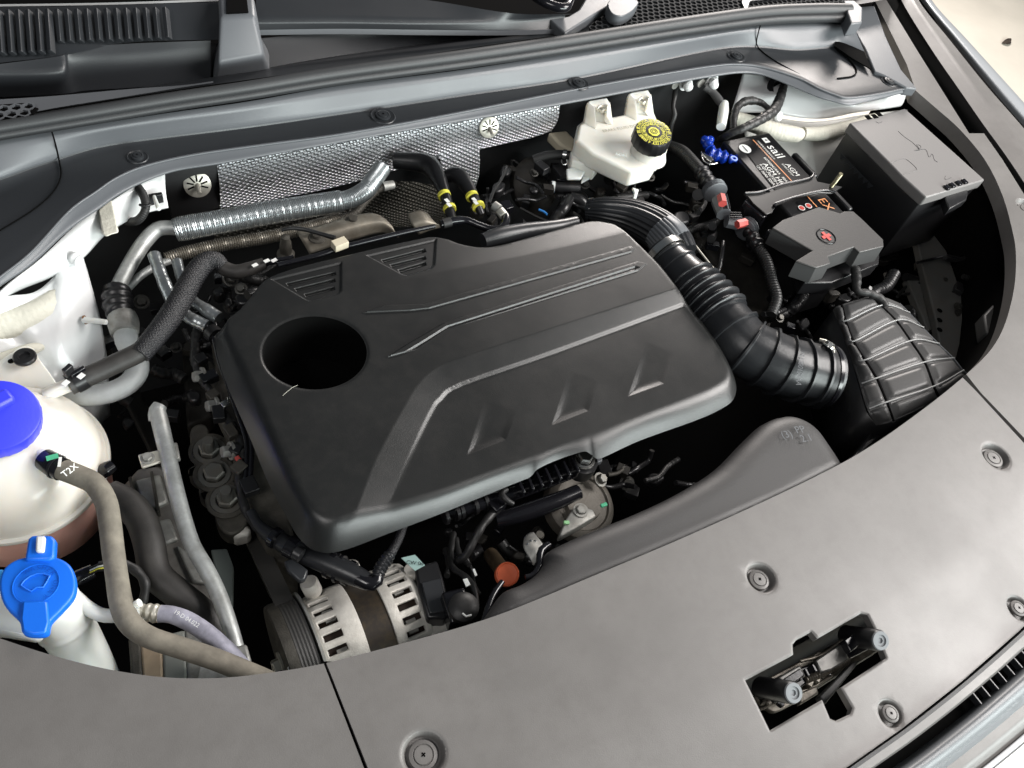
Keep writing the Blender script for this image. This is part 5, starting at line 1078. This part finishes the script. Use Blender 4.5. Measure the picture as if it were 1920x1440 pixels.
tube('spout_nib', [(248,1138,-.035),(262,1130,-.03)], [7,8], m_wht, T)
slab('neck_flange', [(-60,1105),(20,1105),(95,1165),(70,1200),(10,1190),(-60,1185)], -.022, .014, m_wht, T, bevel=.004)
cpx = [(0,1080),(14,1058),(45,1044),(95,1042),(128,1056),(141,1084),(138,1115),(116,1142),(94,1165),(88,1186),(66,1191),(42,1186),(35,1164),(10,1138),(-1,1110)]
cz = .004
cw = V(cpx, cz); cwp = [Vector(p) for p in cr(cw, 5, True)]
cap = prism_g(cwp, (0, 0, -.012)).mk('hinged_cap', m_blue2, T, bevel=.003, seg=4)
slab('cap_tab', [(42,1126),(88,1126),(92,1165),(86,1186),(64,1190),(42,1184),(38,1160)], cz+.004, .006, m_blue2, cap, bevel=.002)
slab('cap_strap', [(52,1010),(60,1003),(96,1003),(104,1012),(102,1045),(90,1050),(46,1050)], cz+.004, .012, m_blue2, T, bevel=.003)
slab('strap_peg', [(67,1004),(85,1004),(82,1034),(66,1034)], cz+.009, .006, m_white, T, bevel=.002)
slab('side_catch', [(-20,1066),(8,1066),(14,1080),(4,1095),(-20,1095)], cz-.004, .008, mat('pale_blue', (.05,.35,.8), .3), T, bevel=.003)
wc = P(68, 1095, cz+.0006); rw = WL(40, wc)
lathe('cap_ring', [(rw,0),(rw*.99,.0007),(rw*.96,.0007),(rw*.95,0)], wc, m_blue2, cap, n=40)
ang = [math.radians(a) for a in range(35, 150, 10)]
arc = [wc+Vector((math.cos(a)*rw*.75, math.sin(a)*rw*.75-rw*.25, .0006)) for a in ang]; arc2 = [wc+Vector((math.cos(a)*rw*.3, math.sin(a)*rw*.28-rw*.45, .0006)) for a in (ang[-1], ang[len(ang)//2], ang[0])]
tube('washer_symbol', arc+arc2+[arc[0]], [.0009]*(len(arc)+4), m_blue2, cap, world=True)
ringtext('embossed_lettering', 'WASHER ONLY         ', wc, (0, 0, 1), rw*.80, rw*.30, mat('cap_blue_edge', (.003,.07,.45), .4), cap, -2.8)
T = thing('washer_pump_connector', 'black round connector with thin pale wires behind the blue washer cap', 'connector', P(165, 1070, -.07))
tube('connector_body', [(135,1090,-.07),(150,1082,-.07),(175,1070,-.07)], [13,15,13], m_gloss, T); 
for k in range(4): tube('pin_wire', [(168,1066+k*4,-.06),(184,1058+k*4,-.06),(200,1054+k*5,-.062)], 1.6, [m_blk, m_wht, m_yel, m_blk][k], T)
tube('wire_loom', [(185,1060,-.07),(225,1055,-.07),(255,1070,-.075),(272,1095,-.08),(268,1130,-.09)], [7,8,9,9,8], m_hose, T, ribs=lambda s: 1+.08*math.sin(s*350), step=.002)
props(tube('capped_black_hose', [(190,885,-.11),(203,878,-.10),(212,872,-.1)], [14,14,11], m_gloss, None), 'small glossy black plug right of the coolant tank', 'plug')

# ================================================================ ENGINE SIDE
m_bolt = mat('dull_bolt_steel', (.13,.13,.12), .5, metal=.5, dirt=.4)
T = thing('engine_mount_bracket', 'grimy cast engine mount bracket with three large bolts left of the cover', 'bracket', P(405, 890, -.15))
eb = [(356,812),(362,799),(376,794),(390,800),(396,822),(414,830),(430,850),(428,876),(446,892),(462,925),(468,962),(456,990),(432,1002),(412,990),(402,965),(400,945),(378,930),(372,916),(384,905),(362,895),(352,880),(366,868),(358,845)]
slab('bracket_casting', eb, -.13, .03, m_castd, T, bevel=.004, curve=3)
slab('bracket_lug', [(418,985),(440,975),(470,985),(470,1000),(440,1008)], -.135, .03, m_cast, T, bevel=.005)
for (a, b), st in [((393,846),1), ((402,890),0), ((426,938),1)]:
    c = P(a, b, -.128); lathe('bolt_seat', [(.026,0),(.026,.002),(.021,.003),(.019,.001),(.0001,.001)], c, m_castd, T, n=28)
    o = hexbolt('mount_bolt', P(a, b, -.126), .0135, .012, m_bolt, T)
    if st: lathe('stud_end', [(.0075,0),(.0075,.020),(.0065,.022),(.0001,.022)], P(a-1, b-4, -.115), m_bolt, o, n=16)
for q in ([(355,880),(372,872),(378,880),(366,890),(354,892)], [(366,905),(386,898),(390,905),(372,912)], [(376,925),(398,915),(402,928),(382,936)]): slab('window_gap', q, -.1288, .001, m_void, T, bevel=0)
T = thing('side_wiring_loom', 'black wiring loom with connectors hanging down the left side of the cover', 'wiring loom', P(450, 850, -.1))
tube('loom_run', [(372,615,-.08),(366,650,-.085),(372,700,-.09),(400,740,-.09),(430,790,-.09),(455,840,-.09),(448,900,-.09),(462,960,-.09),(482,990,-.09)], [9,10,8,7,8,10,8,8,8], m_hose, T, ribs=lambda s: 1+.15*math.sin(s*160)+.05*math.sin(s*700), step=.002)
for i in range(9):
    p = P(368+i*12+random.uniform(-6, 6), 640+i*34, -.085); box('loom_connector', p, (random.uniform(.010,.022), random.uniform(.01,.02), .012), random.choice([m_blk, m_gloss, m_castd]), T, rz=random.uniform(0, 2))
for a, b in [(382,705), (407,760), (436,845)]: hexbolt('side_bolt', P(a, b, -.09), .008, .014, m_alud, T, axis=(-1, 0, .3))
box('silver_connector', P(422,758,-.078), (.010,.009,.006), m_steel, T, rz=.3); box('silver_connector', P(428,752,-.078), (.003,.012,.004), m_steel, T, rz=-.3)
box('red_connector', P(447,862,-.082), (.006,.010,.005), m_red, T, rz=.2)
T = thing('timing_cover_flange', 'grimy grey flange strip seen below the left edge of the engine cover', 'engine flange', P(500, 880, -.15))
vs, fs = patch([V([(395,680,-.13),(425,700,-.12)]), V([(400,760,-.13),(445,790,-.12)]), V([(430,830,-.13),(470,850,-.12)]), V([(470,900,-.13),(505,900,-.12)]), V([(490,960,-.13),(530,960,-.12)])], 3, 6)
mk('flange_strip', vs, fs, m_castd, T, solid=.006)
for a, b, z, s in [(505,640,-.09,1)][:0]: pass

# harness in front of the cover
T = thing('front_coolant_connector', 'black quick connector and corrugated hose under the front left of the cover', 'connector hose', P(620, 1060, -.07))
tube('pipe_run', [(470,960,-.08),(485,985,-.078),(510,1005,-.075),(535,1020,-.07),(570,1040,-.066),(610,1055,-.062),(650,1072,-.06),(688,1090,-.058)], [10,11,16,18,17,20,21,17], m_intake, T, nc=24, step=.003)
for a, b, a2, b2, r in [(512,1006,520,1011,20), (540,1023,556,1032,21), (618,1058,626,1062,26), (634,1066,640,1068,27), (650,1072,660,1077,24)]: tube('coupling_ring', [(a, b, -.066), (a2, b2, -.065)], r, m_gloss, T, nc=24)
tube('elbow', [(672,1084,-.058),(692,1094,-.056),(705,1092,-.055),(708,1080,-.055)], [17,15,13,12], m_gloss, T)
tube('corrugated_end', [(706,1084,-.055),(714,1066,-.055),(724,1050,-.055),(732,1038,-.055)], [12,12,12,10], m_intake, T, ribs=rb(.12, 1250), step=.0008)
tube('braided_tail', [(730,1042,-.055),(742,1022,-.056),(750,1005,-.058),(756,985,-.06)], [9,8,8,8], m_braid, T, flute=lambda a, s: 1+.08*math.sin(a*7+s*1100)*math.sin(a*7-s*1100), step=.001, nc=28)
tube('clip_bands', [(553,1035,-.045),(565,1042,-.045)], 14, m_blk, T)
slab('grey_clip', [(532,1052),(548,1046),(578,1068),(572,1086),(562,1090),(540,1070)], -.06, .01, m_cowl2, T, bevel=.002)
# alternator
Yc = P(690, 1150, -.10).y; zc_ = -.165; ra = .066
def ax_x(px): return P(px, 1150-(px-690)*.41, -.10).x
T_al = thing('alternator', 'cast aluminium alternator with slotted end housings at the front of the engine', 'alternator', (ax_x(690), Yc, -.24))
def housing(x0_, x1_, flip):
    n = 96; xs = [x0_, x0_+(x1_-x0_)*.07, x0_+(x1_-x0_)*(.20), x0_+(x1_-x0_)*(.60), x0_+(x1_-x0_)*.68, x1_]; rs_ = [.84, .95, 1.0, 1.0, 1.02, 1.02]
    if flip: xs = [x0_, x0_+(x1_-x0_)*.2, x0_+(x1_-x0_)*.28, x0_+(x1_-x0_)*.78, x0_+(x1_-x0_)*.93, x1_]; rs_ = [1.02, 1.02, 1.0, 1.0, .96, .86]
    vs = [(x, Yc+ra*r*math.cos(2*PI*k/n), zc_+ra*r*math.sin(2*PI*k/n)) for x, r in zip(xs, rs_) for k in range(n)]
    fs = [(i*n+k, i*n+(k+1) % n, (i+1)*n+(k+1) % n, (i+1)*n+k) for i in range(5) for k in range(n) if not (i == 2 and k % 4 in (1, 2))]
    return mk('end_housing', vs, fs, m_cast, T_al, solid=.006, bevel=.0012, sharp=50)
housing(ax_x(582), ax_x(672), False); housing(ax_x(722), ax_x(792), True)
def cyl(name, x0_, x1_, r, mt, parent, n=64, cy=None, cz_=None, prof=None):
    prof = prof or [(.0001, 0), (r, 0), (r, x1_-x0_), (.0001, x1_-x0_)]
    return lathe(name, prof, (x0_, Yc if cy is None else cy, zc_ if cz_ is None else cz_), mt, parent, axis=(1, 0, 0), n=n)
cyl('stator', ax_x(668), ax_x(726), ra*.985, mat('brown_stator', (.045,.038,.032), .45, metal=.5, dirt=.4, dcol=(.14,.10,.05)), T_al)
cyl('rotor_core', ax_x(588), ax_x(785), ra*.80, mat('copper_dark', (.03,.018,.012), .5, metal=.3), T_al)
for k in range(28):
    a = 2*PI*k/28
    for xx_ in (ax_x(628), ax_x(757)):
        if math.sin(a) > -.2: box('fin_stub', (xx_, Yc+ra*.85*math.cos(a), zc_+ra*.85*math.sin(a)), (.012, .004, .004), m_alud, T_al, bevel=0)
for a, b in [(583,1100), (660,1070), (775,1075)]: lathe('housing_boss', [(.011,-.01),(.011,.008),(.009,.011),(.0001,.011)], P(a, b, -.115), m_cast, T_al, axis=(-.2, .3, 1), n=20)
T_pu = thing('drive_pulley', 'dark ribbed drive belt on a metal pulley left of the alternator', 'pulley', (ax_x(545), Yc, -.24))
px0 = ax_x(533); pw = ax_x(588)-px0; rp = .074
cyl('pulley_face', px0, px0+.006, rp, m_castd, T_pu, cy=Yc+.0, prof=[(.012,-.004),(.02,-.002),(.03,.002),(rp*.7,.002),(rp*.8,-.002),(rp*.98,-.002),(rp,.002),(rp,.01)])
cyl('belt', px0+.006, px0+pw, rp, m_dark, T_pu, prof=[(rp*.96,.0),(rp,.001)]+[(rp-(.0008 if k % 2 else 0), .001+k*(pw-.010)/12) for k in range(13)]+[(rp*.95, pw-.008)])
cyl('rear_flange', px0+pw, px0+pw+.003, rp*1.03, m_alud, T_pu)
hexbolt('pulley_nut', (px0-.002, Yc, zc_), .012, .012, m_zinc, T_pu, axis=(-1, 0, 0))
mk('belt_run', [Vector((px0+.008, Yc+rp*.75, zc_+rp*.66)), Vector((px0+pw-.004, Yc+rp*.75, zc_+rp*.66)), Vector((px0+pw-.004, Yc+.25, zc_-.05)), Vector((px0+.008, Yc+.25, zc_-.05))], [(0,1,2,3)], m_dark, T_pu, smooth=False, solid=.004)
for k in range(3): box('balance_mark', (px0-.003, Yc-rp*.88*math.cos(.5+k*.35), zc_+rp*.88*math.sin(.5+k*.35)), (.001,.005,.005), m_wprint, T_pu, bevel=0)
T = thing('alternator_regulator', 'black plastic regulator block with plug and loose wires right of the alternator', 'regulator', P(820, 1120, -.12))
slab('regulator_block', [(778,1062),(820,1050),(833,1090),(846,1150),(838,1160),(802,1160),(786,1110)], -.095, .05, m_blk, T, bevel=.003)
slab('regulator_panel', [(790,1092),(826,1084),(838,1146),(806,1150)], -.092, .004, m_cowl2, T, bevel=.001)
slab('teal_label', [(752,1046),(778,1040),(797,1060),(778,1070)], -.08, .001, m_teal, T, bevel=0)
text('label_lettering', 'CW 04', P(778,1056,-.079), (.9,-.5,0), (.5,.9,0), .007, m_blk, T)
slab('plug_block', [(828,1110),(870,1100),(890,1140),(882,1160),(846,1170)], -.075, .03, m_gloss, T, bevel=.003)
lathe('terminal_boot', [(.018,0),(.018,.008),(.012,.013),(.005,.014),(.0001,.014)], P(868,1142,-.07), m_hose, T, n=24)
tube('bare_wire', [(867,1150,-.055),(872,1156,-.055),(884,1153,-.055)], 1.8, m_wht, T)
slab('base_casting', [(800,1165),(850,1155),(862,1180),(810,1200)], -.12, .03, m_cast, T, bevel=.004)
slab('white_tag', [(886,1067),(890,1066),(895,1078),(891,1080)], -.08, .002, m_wht, T, bevel=0)
slab('white_tag', [(868,1086),(876,1084),(882,1096),(874,1100)], -.08, .002, m_wht, T, bevel=0)
for k, (pts, r) in enumerate([([(850,1000,-.12),(845,1040,-.11),(850,1065,-.10),(868,1078,-.09),(885,1095,-.085),(893,1125,-.08),(888,1150,-.08)], 6), ([(935,950,-.07),(905,985,-.07),(885,1020,-.08),(872,1042,-.09),(860,1050,-.1)], 8), ([(855,1010,-.12),(862,1040,-.11),(880,1060,-.1)], 5), ([(836,1030,-.12),(842,1060,-.11),(838,1080,-.1)], 6)]):
    props(tube('loose_wire', pts, r, m_hose, None, ribs=lambda s: 1+.08*math.sin(s*300+1), step=.002), ['black wire curling over the alternator plug block', 'thick black wire slanting down from the inlet manifold', 'short black wire in the dark right of the regulator', 'short black wire directly above the regulator block'][k], 'wire', 'black wires right of the alternator')
# inlet manifold front edge under the cover
T = thing('inlet_manifold', 'glossy black ribbed plastic manifold tucked under the front edge of the cover', 'manifold', P(1000, 920, -.1))
tube('upper_rail', [(835,962,-.075),(900,944,-.07),(960,926,-.068),(1030,900,-.066),(1100,874,-.064)], [15,15,14,14,13], m_gloss, T, nc=20)
tube('lower_rail', [(930,975,-.10),(970,965,-.095),(1030,945,-.092),(1085,922,-.09)], [15,17,17,14], m_gloss, T, nc=20)
for k in range(7):
    a = 975+k*17; b = 915-k*6.5; box('manifold_rib', P(a, b, -.052), (.004, .022, .016), m_gloss, T, rz=-.1)
for a, r in [((832,968),17), ((852,960),18), ((860,957),18), ((886,948),19), ((905,940),19)]: tube('hose_ring', [(a[0], a[1], -.07), (a[0]+6, a[1]-2, -.07)], r, m_blk, T)
hexbolt('manifold_bolt', P(1094,862,-.048), .011, .013, m_steel, T, washer=1.4)
lathe('bolt_boss', [(.020,-.022),(.020,0),(.0001,0)], P(1094,864,-.052), m_blk, T, n=24)
box('plug', P(930,948,-.07), (.02,.018,.02), m_gloss, T, rz=.3); tube('plug_loop', [(950,918,-.055),(940,925,-.052),(950,938,-.052),(962,945,-.055)], [5,6,6,5], m_hose, T)
slab('side_clip', [(1110,856),(1128,854),(1130,864),(1113,870)], -.052, .01, m_cowl, T, bevel=.001)
T = thing('oil_filler_cap', 'small round orange cap down beside the air duct cutout', 'cap', P(950, 1080, -.09))
lathe('cap_disc', [(.0148,-.012),(.0150,-.002),(.0144,0),(.0132,.0003),(.0122,-.0012),(.0110,-.0016),(.0001,-.0010)], P(952,1076,-.085), m_orange, T, axis=(-.15, -.25, 1), n=32)
tube('cap_tube', [(920,1040,-.15),(935,1060,-.12),(948,1078,-.097)], [14,15,14], mat('brown_tube', (.05,.035,.02), .5, var=.3, vscale=80), T)
T = thing('throttle_housing', 'round dirty aluminium housing with green paint marks in front of the manifold', 'housing', P(1100, 950, -.15))
c = P(1090, 945, -.12); lathe('housing_disc', [(.050,-.02),(.050,0),(.046,.004),(.040,.006),(.038,.003),(.028,.003),(.026,.008),(.0001,.008)], c, mat('dirty_cast', (.11,.10,.085), .6, metal=.3, bump=.8, bscale=400, dirt=.5, dcol=(.05,.04,.03)), T, axis=(.1, -.2, 1), n=48)
vs = V([(1050,1000,-.10),(1060,975,-.10),(1078,948,-.10),(1095,950,-.10),(1112,955,-.10),(1118,968,-.10),(1080,990,-.10),(1052,1005,-.10)]); prism_g(vs, (0, 0, -.02)).mk('housing_arm', m_alud, T, bevel=.004)
hexbolt('arm_bolt', P(1089,957,-.099), .007, .005, m_alud, T); hexbolt('arm_bolt', P(1124,900,-.10), .007, .010, m_bolt, T, axis=(.3, -.3, 1))
box('green_paint_mark', P(1132,947,-.095), (.010,.005,.004), m_green, T, bevel=.001); box('green_paint_mark', P(1062,980,-.097), (.008,.005,.004), mat('pale_green', (.3,.6,.3), .6), T, rz=-.4, bevel=.001)
props(tube('oil_pipe', [(1140,890,-.14),(1155,888,-.14),(1168,880,-.14)], 4, m_castd, None), 'short dull metal pipe in the dark in front of the cover', 'pipe')
T = thing('shield_bracket', 'grey curved steel bracket with small dimples behind the air duct cutout', 'bracket', P(1000, 1030, -.08))
vs, fs = patch([V([(984,1010,-.07),(992,1002,-.07),(1000,1000,-.07)]), V([(982,1028,-.06),(996,1020,-.058),(1014,1018,-.06)]), V([(994,1048,-.06),(1002,1035,-.055),(1018,1024,-.055)]), V([(1000,1060,-.065),(1008,1048,-.06),(1018,1040,-.06)])], 5, 5)
mk('bracket_plate', vs, fs, m_alud, T, solid=.002)
for a, b in [(990,1020), (996,1014), (1004,1015), (1010,1021)]: lathe('dimple', [(.0022,0),(.0015,.001),(.0001,.0012)], P(a, b, -.0575), m_steel, T, n=10)
tube('edge_trim', [(1030,1020,-.03),(1016,1030,-.03),(1012,1045,-.03),(1012,1060,-.03),(1000,1078,-.03),(985,1082,-.03)], [6,7,7,7,6,5], m_gloss, T)
tube('edge_trim', [(942,1090,-.03),(925,1115,-.03),(912,1150,-.03),(905,1168,-.03)], [5,6,6,5], m_gloss, T)
lathe('hole_rivet', [(.006,0),(.005,.002),(.0001,.002)], P(1012,1003,-.07), m_castd, T, n=14)
# ---------------------------------------------------------------- machinery in the gaps, dimmed for depth by dark base colours
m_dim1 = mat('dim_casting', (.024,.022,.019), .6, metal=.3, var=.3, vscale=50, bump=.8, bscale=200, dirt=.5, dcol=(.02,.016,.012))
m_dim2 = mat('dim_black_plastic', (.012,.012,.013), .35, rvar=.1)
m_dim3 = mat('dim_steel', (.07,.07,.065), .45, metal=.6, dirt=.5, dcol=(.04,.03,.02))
def clutter(T, region, z0_, z1_, n, seed):
    rnd = random.Random(seed)
    (xa, ya), (xb, yb) = region
    for k in range(n):
        x = rnd.uniform(xa, xb); y = rnd.uniform(ya, yb); z = rnd.uniform(z0_, z1_); t = rnd.random()
        if t < .55:
            L_ = rnd.uniform(25, 90); a = rnd.uniform(-.9, 1.2); pts = [(x, y, z)]
            for j in range(3): a += rnd.uniform(-.6, .6); pts.append((pts[-1][0]+L_/3*math.cos(a), pts[-1][1]+L_/3*math.sin(a), z-rnd.uniform(0, .02)))
            r = rnd.choice([3, 4, 5, 8, 11]); tube('small_hose', pts, r, rnd.choice([m_dim2, m_hose, m_dim2]), T, nc=10, ribs=(lambda s: 1+.08*math.sin(s*900)) if rnd.random() < .4 else None, step=.002)
        elif t < .70:
            q = []; m_ = 4; R_ = rnd.uniform(8, 20); a0_ = rnd.uniform(0, 6)
            for j in range(m_): a = a0_+2*PI*j/m_; q.append((x+R_*rnd.uniform(.6, 1.2)*math.cos(a), y+R_*.75*rnd.uniform(.6, 1.1)*math.sin(a)))
            slab('small_bracket', q, z, rnd.uniform(.006, .03), rnd.choice([m_dim1, m_dim2, m_dim2]), T, bevel=.003, curve=3)
        elif t < .84:
            hexbolt('small_bolt', P(x, y, z+.01), rnd.uniform(.005, .008), .008, m_dim3, T, axis=(rnd.uniform(-.4, .4), -.4, 1))
        else:
            box('small_connector', P(x, y, z), (rnd.uniform(.012, .03), rnd.uniform(.01, .02), .014), rnd.choice([m_dim2, m_gloss, m_dim1]), T, rz=rnd.uniform(0, 3))
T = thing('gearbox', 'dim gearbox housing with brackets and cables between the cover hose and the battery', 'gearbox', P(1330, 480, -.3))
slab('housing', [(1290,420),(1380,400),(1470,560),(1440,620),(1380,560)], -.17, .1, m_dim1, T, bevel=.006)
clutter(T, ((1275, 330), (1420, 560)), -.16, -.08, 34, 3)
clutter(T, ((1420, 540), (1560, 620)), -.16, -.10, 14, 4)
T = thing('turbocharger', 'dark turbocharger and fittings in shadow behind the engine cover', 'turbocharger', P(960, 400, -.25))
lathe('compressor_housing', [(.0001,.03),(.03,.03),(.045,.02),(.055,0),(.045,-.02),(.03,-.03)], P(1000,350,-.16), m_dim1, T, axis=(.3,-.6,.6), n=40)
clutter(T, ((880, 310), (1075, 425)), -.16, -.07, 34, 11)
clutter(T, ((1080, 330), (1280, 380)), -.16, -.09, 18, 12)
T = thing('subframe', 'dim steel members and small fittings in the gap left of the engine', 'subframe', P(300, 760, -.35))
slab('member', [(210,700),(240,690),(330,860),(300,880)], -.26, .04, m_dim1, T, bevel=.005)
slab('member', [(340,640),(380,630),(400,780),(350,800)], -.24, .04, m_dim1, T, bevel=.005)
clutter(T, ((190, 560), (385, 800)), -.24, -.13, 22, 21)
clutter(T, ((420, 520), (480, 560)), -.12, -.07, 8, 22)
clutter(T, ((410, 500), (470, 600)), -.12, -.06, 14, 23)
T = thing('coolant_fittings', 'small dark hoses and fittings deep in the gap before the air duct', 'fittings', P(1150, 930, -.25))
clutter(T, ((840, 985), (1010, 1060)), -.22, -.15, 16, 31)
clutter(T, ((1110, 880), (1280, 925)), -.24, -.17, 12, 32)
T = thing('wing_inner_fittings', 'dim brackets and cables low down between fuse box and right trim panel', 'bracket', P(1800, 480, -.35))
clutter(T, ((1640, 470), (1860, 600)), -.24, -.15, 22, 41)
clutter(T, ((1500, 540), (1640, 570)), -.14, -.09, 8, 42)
